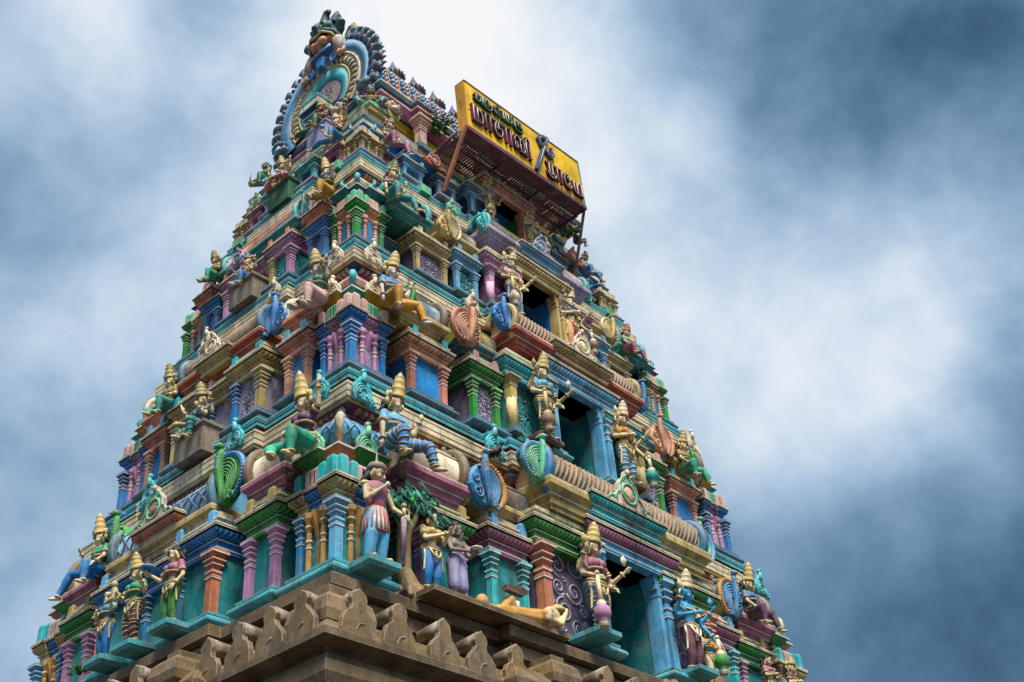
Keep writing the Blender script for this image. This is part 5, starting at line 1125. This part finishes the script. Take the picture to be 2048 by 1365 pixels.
figure('seated figure in teal leggings at the far left end of the second ledge', L_(-1.14, 4.54, 3.04), HALF, .96, SEATM, [arm(-1, (-.18, .06, .20), (-.12, .16, .08)), arm(1, (.2, .04, .20), (.24, .12, .14))], 'skin', 'teal', 'gold', 'olive', False, 'olive', turn=-.3, stripes=False, hgt=.28, group=GS)
mb = MB(LEFT); mb.stack((-.34, .30, 4.3, 4.86), [(0, 1.62), (0, 2.02), (.03, 2.03), (.03, 2.07)], 'greyskin_worn'); part(mb, 'figure_pedestal')
figure('four armed seated figure in teal striped leggings on grey pedestal of the left face', L_(-.0, 4.70, 2.05), HALF, 1.0, SEATM, [arm(-1, (-.22, .02, .24), (-.28, .10, .42)), arm(-1, (-.18, .08, .20), (-.26, .18, .20)), arm(1, (.23, .0, .26), (.26, .06, .42)), arm(1, (.19, .08, .20), (.16, .17, .28))], 'skin', 'teal', 'dkgreen', 'slate', True, 'gold', turn=-.15, extra=[('blade', lambda q, k, V: q.tube([V((-.28, .12, .40)), V((-.33, .14, .56))], [.02*k, .008*k], 'cream', 6))], group=GS)
# third ledge
figure('seated man in dark leggings with bluish fan right of the third corner turret', F_(-3.30, 2.34, 5.68), 0, .90, SEATW, [arm(-1, (-.17, .02, .20), (-.18, .06, .04), .4), arm(1, (.20, .08, .20), (.20, .12, .34), .8)], 'skin', 'teal', 'gold', 'plum', False, 'stone', turn=.4, stripes=False, hgt=.26, group=GS)
figure('seated woman in green blouse and yellow leggings left of the third corner turret', L_(1.76, 4.08, 5.62), HALF, .90, SEATM, [arm(-1, (-.18, .04, .20), (-.16, .16, .08), .4), arm(1, (.20, .04, .28), (.24, .10, .40), .8)], 'paleskin', 'ochre', 'gold', 'dkgreen', True, 'gold', turn=-.35, stripes=False, hgt=.28, group=GS)
figure('seated figure in pinkish leggings and green top at the far right of the third ledge', F_(2.55, 2.30, 5.66), 0, .80, SEATW, [arm(-1, (-.18, .06, .20), (-.12, .16, .08)), arm(1, (.2, .04, .20), (.27, .12, .10))], 'palepink', 'rose', 'gold', 'mint', False, 'brick', turn=.3, stripes=False, hgt=.22, group=GS)
mb = MB(LEFT); mb.stack((-.30, .26, 3.8, 4.24), [(0, 4.55), (0, 4.93), (.03, 4.94), (.03, 4.98)], 'greyskin_worn'); part(mb, 'figure_pedestal')
figure('seated figure in deep blue leggings on grey pedestal of the third storey', L_(-.0, 4.14, 4.97), HALF, .80, SEATM, [arm(-1, (-.22, .06, .20), (-.20, .16, .26)), arm(1, (.23, .0, .26), (.26, .06, .42)), arm(1, (.19, .08, .20), (.16, .17, .28))], 'skin', 'blue', 'gold', 'palepink', False, 'navy', turn=-.2, stripes=False, hgt=.16, group=GS)
figure('seated figure with olive crown at the far left of the third ledge', L_(-1.06, 4.06, 5.72), HALF, .74, SEATM, [arm(-1, (-.18, .06, .20), (-.12, .16, .08)), arm(1, (.2, .04, .20), (.24, .12, .14))], 'skin', 'seagreen', 'gold', 'olive', False, 'olive', turn=-.3, stripes=False, group=GS)
# fourth ledge
figure('seated man in mauve leggings and green top right of the yellow corner turret', F_(-2.90, 1.86, 7.46), 0, .80, SEATW, [arm(-1, (-.17, .02, .20), (-.10, .14, .10), .4), arm(1, (.20, .08, .20), (.18, .14, .10), .8)], 'palepink', 'rose', 'gold', 'dkgreen', False, 'stone', turn=.4, stripes=False, hgt=.16, group=GS)
figure('seated woman in blue leggings holding up a small cup left of the yellow corner turret', L_(1.34, 3.58, 7.46), HALF, .80, pose(SEATM, kl=(-.34, .17, .06), al=(-.52, .22, -.06), tl=(-.58, .28, -.08)), [arm(-1, (-.22, .08, .22), (-.28, .14, .36), .8), arm(1, (.18, .06, .20), (.15, .15, .26), .5)], 'skin', 'steel', 'gold', 'maroon', True, 'palepink', turn=-.1, stripes=False, hgt=.16, extra=[('cup', lambda q, k, V: q.lathe(V((-.29, .15, .42)).x, V((-.29, .15, .42)).y, [(.03*k, .42*k), (.05*k, .48*k), (.055*k, .52*k)], 'blue', 8))], group=GS)
figure('seated figure in bright blue leggings at the far right of the fourth ledge', F_(2.25, 1.82, 7.62), 0, .72, SEATW, [arm(-1, (-.18, .06, .20), (-.12, .16, .08)), arm(1, (.2, .04, .20), (.27, .12, .10))], 'brass', 'blue', 'gold', 'ltblue', False, 'gold', turn=.3, stripes=False, hgt=.2, group=GS)
figure('seated figure in navy leggings beneath the right hand strut of the signboard', F_(2.10, 1.80, 8.30), 0, .62, SEATM, [arm(-1, (-.18, .06, .20), (-.22, .14, .12)), arm(1, (.2, .04, .20), (.16, .14, .14))], 'skin', 'navy', 'gold', 'olive', False, 'brown', turn=.3, stripes=False, hgt=.16, group=GS)
mb = MB(LEFT); mb.stack((-.30, .24, 3.3, 3.66), [(0, 6.92), (0, 7.34), (.03, 7.35), (.03, 7.40)], 'dkgreen'); part(mb, 'figure_pedestal')
figure('many armed seated figure in rose skirt on green pedestal high on the left face', L_(-.05, 3.58, 7.38), HALF, .86, SEATX, [arm(-1, (-.25, .02, .34), (-.32, .08, .48)), arm(-1, (-.24, .06, .24), (-.33, .15, .28)), arm(-1, (-.18, .08, .20), (-.12, .18, .24)), arm(1, (.25, .02, .34), (.28, .06, .52)), arm(1, (.24, .06, .24), (.30, .13, .34)), arm(1, (.18, .08, .20), (.12, .18, .22))], 'skin', 'rose', 'gold', 'navy', True, 'gold', turn=-.3, extra=[('shield', lambda q, k, V: q.ball(V((-.36, .16, .30)), (.09*k, .03*k, .09*k), 'blue', 12, 6)), ('sword', lambda q, k, V: q.tube([V((-.32, .09, .48)), V((-.36, .1, .72))], [.014*k, .004*k], 'slate', 6))], group=GS)
figure('figure with raised dark blade seated at the far left edge below the roof gable', L_(-1.08, 3.2, 8.42), HALF, .80, SEATM, [arm(-1, (-.22, .08, .24), (-.34, .14, .20)), arm(1, (.18, .06, .20), (.16, .16, .16))], 'olive', 'seagreen', 'gold', 'teal', False, None, 'hair', turn=-.4, stripes=False, extra=[('blade', lambda q, k, V: q.tube([V((-.36, .16, .16)), V((-.36, .16, .30)), V((-.33, .16, .5))], [.02*k, .02*k, .006*k], 'brown', 6))], group=GS)
mb = MB(LEFT); mb.stack((.02, .52, 2.7, 3.16), [(0, 8.40), (0, 8.86), (.02, 8.87), (.02, 8.91)], 'lav'); part(mb, 'figure_pedestal')
figure('seated figure with dark green leggings on grey pedestal in front of the gable arch', L_(.26, 3.04, 8.93), HALF, .92, pose(SEATM, kl=(-.34, .2, .0), al=(-.5, .26, -.06), tl=(-.56, .3, -.06)), [arm(-1, (-.2, .1, .22), (-.12, .2, .14)), arm(1, (.18, .06, .20), (.12, .18, .18))], 'rope', 'dkgreen', 'gold', 'stone', False, 'rope', turn=-.3, stripes=False, hgt=.12, group=GS)
mb = MB(); mb.stack((-3.12, -2.66, -1.62, -1.1), [(0, 8.36), (0, 8.44), (.03, 8.45, 'mint'), (.03, 8.52)], 'gold'); part(mb, 'figure_pedestal')
figure('squatting figure with bluish legs crouched on the corner beneath the vaulted roof', (-2.95, -1.46, 8.54), -math.pi/4, .86, pose(SEATX, kl=(-.26, .2, .10), al=(-.2, .26, -.06), tl=(-.2, .33, -.08), kr=(.26, .2, .10), ar=(.2, .26, -.06), tr=(.2, .33, -.08)), [arm(-1, (-.26, .04, .30), (-.28, .0, .48)), arm(1, (.26, .06, .26), (.27, .14, .18))], 'rope', 'teal', 'gold', 'brown', False, None, 'brown', turn=0, stripes=False, group=GS)
for face, u, w in ((FRONT, -2.62, 1.62), (LEFT, .98, 3.24)):      # lion masks beside the corner figure
    mb = MB(face); mb.ball((u, w, 8.66), (.17, .12, .19), 'rope', 12, 8); mb.ball((u, w+.1, 8.6), (.09, .07, .07), 'cream', 9, 6)
    for s in (-1, 1): mb.ball((u+s*.07, w+.1, 8.72), .035, 'white', 7, 5); mb.ball((u+s*.15, w, 8.8), .06, 'rope', 7, 5); spiral(mb, u+s*.13, w+.05, 8.62, .08, 1.3, 0, s, .02, 'brown')
    mb.extrude([(u-.1, 8.42), (u-.16, 8.56), (u+.16, 8.56), (u+.1, 8.42)], w+.06, w-.05, 'gold'); part(mb, 'lion_mask')

# ------------------------------------------------------------------ signboard on its iron platform
def arc(cx, cz, rx, rz, a0, a1, n=9):
    return [(cx+rx*math.cos(rad(a0+(a1-a0)*k/(n-1))), cz+rz*math.sin(rad(a0+(a1-a0)*k/(n-1)))) for k in range(n)]
MA = [[(0, 1), (0, 0), (.62, 0)]+arc(.62, .42, .26, .42, -90, 90)+[(.42, .84)], [(.40, .98), (.40, .0)]]
AA = [[(.05, 0), (.05, 1), (.5, 1), (.5, 0)], [(-.1, 1), (.62, 1)]]
SA = [[(.0, .95), (.85, .95)], [(.45, .95), (.45, .5), (.1, .5)], [(.25, .95)]+arc(.42, .42, .38, .42, 170, 360, 12)+[(.80, .62), (.2, .58)]]
NI = [arc(.17, .28, .14, .2, 60, 420, 12)+arc(.32, .55, .30, .42, 190, 20, 9)+[(.62, .0)], arc(.80, .52, .22, .42, 180, 0, 9)+[(1.02, .0)], [(.60, .5), (.60, .2)]+arc(.80, .2, .2, .2, 180, 360, 7), [(1.02, .95), (1.42, .95)], [(1.24, .95), (1.24, 0)], [(1.24, .9)]+arc(1.46, 1.0, .2, .28, 170, 0, 9)+[(1.66, .0), (1.60, -.08)]]
TA = [[(.0, .95), (.78, .95)], [(.2, .95), (.2, .35)]+arc(.38, .35, .18, .25, 180, 360, 7)+[(.56, .95)], [(.02, .22), (.05, .02)]+arc(.45, .12, .42, .24, 200, 340, 9)+[(.86, .2)]]
EE = [arc(.48, .72, .12, .14, -60, 200, 8)+arc(.42, .52, .42, .52, 80, 270, 12)+[(.66, .04), (.80, .3)]]
YA = [[(.0, .85), (.02, .3)]+arc(.2, .25, .18, .25, 180, 360, 7)+[(.38, .85)], [(.2, .0), (.95, .0), (.95, .95)]]
AH = [arc(.16, .62, .12, .16, -30, 300, 9)+arc(.34, .48, .30, .46, 150, -60, 10), arc(.3, .15, .3, .2, 80, 300, 8)+[(.7, .25), (.95, .25)], [(.84, .95), (.84, -.1)]]
RU = [[(.0, .0), (.0, .95), (.42, .95), (.42, .2)], [(.42, .55), (.66, .5)]+arc(.26, .25, .52, .55, 20, -180, 14)+[(-.26, .9)]]
LL = [arc(.14, .22, .12, .2, 60, 400, 10)+arc(.28, .55, .28, .38, 190, 10, 8)+[(.56, .0)], arc(.74, .5, .2, .4, 180, 0, 8)+[(.94, 0), (1.1, 0), (1.1, .95)], arc(.55, 1.22, .05, .07, 0, 360, 7)]
MI = [[(0, .95), (0, 0), (.5, 0)]+arc(.5, .4, .22, .4, -90, 90)+[(.34, .8)], [(.34, .95), (.34, 0)], [(.70, .75)]+arc(.84, 1.05, .16, .3, 180, 0, 8)+[(1.02, .1)]]
KU = [[(.0, .95), (.55, .95)], [(.22, .95), (.22, .45)], [(.05, .6), (.5, .6), (.52, .3)], [(.52, .45), (.66, .45)]+arc(.26, .2, .48, .5, 20, -180, 14)+[(-.22, .85)]]
def signboard():
    root = empty('sign_board', (0, -2.45, 8.48), 0, 'yellow signboard with green and maroon raised letters standing on an iron lattice platform', 'signboard'); root.rotation_euler = (0, -rad(2.6), 0)
    mb = MB(); mb.box(-1.57, 1.58, 0, .20, 0, 1.10, 'yellow'); sub(mb, 'panel', root)
    mb = MB()
    for r in ((-1.60, 1.61, -.012, .22, 1.10, 1.125), (-1.60, 1.61, -.012, .22, -.025, .0)): mb.box(*r, 'maroon')
    mb.box(-1.60, -1.57, .005, .22, .0, 1.10, 'ochre'); mb.box(1.58, 1.61, -.012, .22, .0, 1.10, 'slate'); sub(mb, 'frame', root)
    mb = MB(); mb.tube([(-1.45, -.004, 1.06), (-1.45, -.004, .48), (-1.57, -.004, .40)], .005, 'ochre', 4); sub(mb, 'seam', root)
    def word(letters, x0, x1, z0, h, m, tr):
        n = sum(w for _, w in letters); k = (x1-x0)/n; x = x0
        for st, w in letters:
            mb = MB(); nb = MB()
            for s in st:
                pts = [(x+px*k*.86, pz*h+z0) for px, pz in s]
                for (a, b_) in zip(pts[:-1], pts[1:]):          # raised channel of each stroke
                    d = Vector((b_[0]-a[0], b_[1]-a[1])); 
                    if d.length < 1e-5: continue
                    d.normalize(); nx = Vector((-d.y, d.x))*tr; e = d*tr*.6
                    c = [(a[0]-e.x+nx.x, a[1]-e.y+nx.y), (a[0]-e.x-nx.x, a[1]-e.y-nx.y), (b_[0]+e.x-nx.x, b_[1]+e.y-nx.y), (b_[0]+e.x+nx.x, b_[1]+e.y+nx.y)]
                    mb.extrude([(p, q) for p, q in c], -.05, .0, m)
                nb.tube([(p, -.056, q) for p, q in pts], tr*.22, 'white', 5)
            o = sub(mb, 'letter', root, True); sub(nb, 'letter_outline', o); x += w*k
    word([(AH, 1.05), (RU, .95), (LL, 1.2), (MI, 1.15), (KU, .85)], -1.38, -.06, .76, .18, 'signgreen', .025)
    word([(MA, 1.0), (AA, .75), (SA, 1.0), (AA, .75), (NI, 1.7)], -1.47, .12, .20, .36, 'signred', .032)
    word([(TA, .95), (AA, .72), (EE, .95), (YA, 1.0)], .50, 1.56, .12, .31, 'signred', .03)
    mb = MB(); nb = MB()          # trident emblem
    def bar(pts, w, d=-.06):
        for a, b_ in zip(pts[:-1], pts[1:]):
            v = Vector((b_[0]-a[0], b_[1]-a[1])); v.normalize(); n = Vector((-v.y, v.x))*w; e = v*w*.4
            mb.extrude([(a[0]-e.x+n.x, a[1]-e.y+n.y), (a[0]-e.x-n.x, a[1]-e.y-n.y), (b_[0]+e.x-n.x, b_[1]+e.y-n.y), (b_[0]+e.x+n.x, b_[1]+e.y+n.y)], d, 0, 'navy')
        nb.tube([(p[0], d-.006, p[1]) for p in pts], .006, 'white', 5)
    bar([(.17, .03), (.50, .80)], .038); bar([(.50, .80), (.56, .94), (.64, 1.10)], .035)
    bar([(.50, .80), (.40, .80), (.36, .90), (.42, 1.0), (.55, 1.06)], .045); bar([(.50, .80), (.58, .66), (.68, .64), (.74, .74), (.74, .88)], .045)
    o = sub(mb, 'trident_emblem', root, True); sub(nb, 'emblem_outline', o)
    # platform of slats under the board
    mb = MB(); mb.box(-1.60, 1.62, -.02, .22, -.10, -.03, 'maroon')
    for k in range(54): x = -1.58+k*.06; mb.box(x, x+.02, -.025, .225, -.106, -.10, 'rust')
    sub(mb, 'ledge_plate', root)
    for k in range(54):
        mb = MB(); x = -1.57+k*.0595; mb.box(x, x+.030, .225, .86, -.08, -.06, 'rust'); sub(mb, 'slat', root)
    for y in (.24, .46, .68, .86):
        mb = MB(); mb.box(-1.60, 1.62, y-.02, y+.02, -.115, -.081, 'rust'); sub(mb, 'beam', root)
    for x in (-1.6, -.55, .5, 1.58):
        mb = MB(); mb.box(x-.02, x+.02, .20, 1.1, -.155, -.116, 'rust'); sub(mb, 'beam', root)
    mb = MB(); mb.tube([(-1.64, .02, -.03), (-1.80, .52, -1.30)], .042, 'wood', 6, smooth=False); sub(mb, 'strut', root)
    mb = MB(); mb.tube([(1.60, .02, -.04), (1.66, .55, -1.40)], .032, 'rust', 6, smooth=False); sub(mb, 'strut', root)
    mb = MB(); mb.tube([(-1.62, .86, -.09), (-1.66, .2, -.05)], .03, 'rust', 6); sub(mb, 'strut', root)
    return root
signboard()

# ------------------------------------------------------------------ plaster tree, weeds, pigeons
def plaster_tree():
    root = empty('tree_sculpture', F_(-4.03, 3.22, -1.26), 0, 'painted plaster tree with grey trunk and drooping teal leaves between tunic man and praying woman', 'tree sculpture'); R = random.Random(4)
    V = lambda x, f, z: Vector((x, -f, z)); mb = MB()
    mb.tube([V(.16, .06, -.02), V(.06, .03, .12), V(0, .0, .32), V(-.01, .02, .6), V(.0, .03, .82)], [.17, .12, .09, .082, .085], 'bark', 12)
    for a, b_, c in (((0, .03, .75), (-.13, .06, .95), (-.24, .08, 1.08)), ((0, .03, .78), (.02, .05, 1.0), (.05, .06, 1.22)), ((0, .03, .75), (.14, .07, .92), (.27, .10, 1.04)), ((0, .03, .7), (-.08, .1, .86), (-.10, .14, 1.0)), ((.02, .03, .72), (.08, .12, .92), (.12, .16, 1.10))):
        mb.tube([V(*a), V(*b_), V(*c)], [.055, .042, .022], 'bark', 8)
    for s in range(6): 
        a = s*1.05; mb.cap(V(.05+.07*math.cos(a), .07*math.sin(a), .12), V(.06+.2*math.cos(a), .17*math.sin(a), -.02), .04, .03, 'bark', 7)
    remeshed(mb, 'trunk', root, .011)
    lf = MB()
    for cx, cf, cz, n in ((-.28, .10, 1.10, 40), (-.12, .14, 1.22, 40), (.06, .12, 1.28, 40), (.24, .12, 1.14, 40), (.34, .10, .98, 34), (-.20, .16, .96, 34), (.12, .2, 1.08, 22)):
        for _ in range(int(n*.6)):
            p = V(cx+R.gauss(0, .07), cf+R.gauss(0, .05), cz+R.gauss(0, .06)); a = R.uniform(0, 6.28); L = R.uniform(.13, .21)
            d = Vector((math.cos(a)*.6, -abs(math.sin(a))*.5, -R.uniform(.4, 1.1))).normalized(); w = d.cross(Vector((0, 1, .3))).normalized()*.026; q = d.cross(w).normalized()*.012
            P = [p, p+d*L*.35+w, p+d*L*.8+w*.6, p+d*L, p+d*L*.8-w*.6, p+d*L*.35-w]; top = p+d*L*.45+q
            I = [lf.vi(x) for x in P]; t = lf.vi(top)
            lm = 'leaf' if R.random() < .8 else 'seagreen'
            for k in range(6): lf.face([I[k], I[(k+1) % 6], t], lm)
    sub(lf, 'crown', root)
    for x, f, z in ((-.30, .2, .98), (-.08, .24, 1.06), (.1, .25, .98), (.30, .2, .86), (-.22, .22, .84), (.22, .22, 1.02)):
        q = MB(); q.ball(V(x, f, z), (.035, .035, .045), 'green', 8, 6); sub(q, 'fruit', root)
plaster_tree()
def weed(loc, label, n=26, h=.28, seed=1):
    R = random.Random(seed); root = empty('weed', loc, 0, label, 'weed', 'weeds rooted on the tower'); mb = MB(); st = MB()
    for k in range(n):
        a = R.uniform(0, 6.28); l = h*R.uniform(.4, 1.0); out = R.uniform(.25, .8)*h; p = Vector((math.cos(a)*out, math.sin(a)*out, l*.8)); 
        st.tube([(0, 0, 0), tuple(p*.5+Vector((0, 0, .04))), tuple(p)], [.008, .006, .003], 'weed', 4)
        d = Vector((math.cos(a), math.sin(a), -.5)).normalized(); s = d.cross(Vector((0, 0, 1))).normalized(); 
        for j in range(3):
            c = p*(.6+.2*j); L = h*.28; w = s*L*.32; mb.face([mb.vi(c), mb.vi(c+d*L*.5+w), mb.vi(c+d*L), mb.vi(c+d*L*.5-w)], 'weed')
    sub(mb, 'leaves', root); sub(st, 'stem', root)
weed((-1.45, -1.62, 9.0), 'green weed growing beside a dormer of the vaulted roof', 26, .34, 1)
weed((1.72, -1.86, 8.28), 'bright green weed growing beneath the right end of the signboard', 30, .34, 2)
weed((-5.38, 1.02, -1.16), 'small green weed growing on the stone ledge of the left face', 20, .2, 3)
def pigeon(loc, rz, label):
    root = empty('pigeon', loc, rz, label, 'pigeon', 'dark pigeons perched on the tower'); mb = MB()
    mb.cap((0, .03, .10), (0, -.04, .15), .05, .055, 'hair'); mb.cap((0, -.05, .16), (0, -.075, .22), .034, .028, 'hair'); mb.ball((0, -.082, .235), .032, 'hair'); mb.cap((0, .05, .10), (0, .19, .05), .035, .018, 'hair'); mb.cap((0, -.11, .232), (0, -.135, .225), .009, .004, 'hair')
    remeshed(mb, 'body', root, .008)
    for s in (-1, 1):
        q = MB(); q.ball((s*.048, .04, .12), (.016, .10, .045), 'black', 9, 6); sub(q, 'wing', root)
        q = MB(); q.tube([(s*.02, .0, .06), (s*.022, -.005, .0)], .006, 'kumkum', 5); q.tube([(s*.022, -.035, .003), (s*.022, .02, .003)], .005, 'kumkum', 5); sub(q, 'foot', root)
pigeon(F_(-2.50, 3.34, .99), .6, 'dark pigeon perched on top of the blue peacock ornament')
pigeon(F_(-2.62, 2.26, 5.71), -1.0, 'dark pigeon sitting on the ledge beside the third corner turret')

# ------------------------------------------------------------------ ground
def ground():
    mb = MB(); n = 48; R_ = 3000.0
    c = mb.vi((0, 0, GZ)); prev = None
    for rr in (12, 40, 150, 600, R_):
        cur = [mb.vi((rr*math.cos(2*math.pi*k/n), rr*math.sin(2*math.pi*k/n), GZ)) for k in range(n)]
        for k in range(n):
            if prev is None: mb.face([c, cur[k], cur[(k+1) % n]], 'ground')
            else: mb.face([prev[k], cur[k], cur[(k+1) % n], prev[(k+1) % n]], 'ground')
        prev = cur
    o = mb.build('ground'); o['kind'] = 'structure'; o['label'] = 'bare paved ground around the temple tower'; return o
ground()
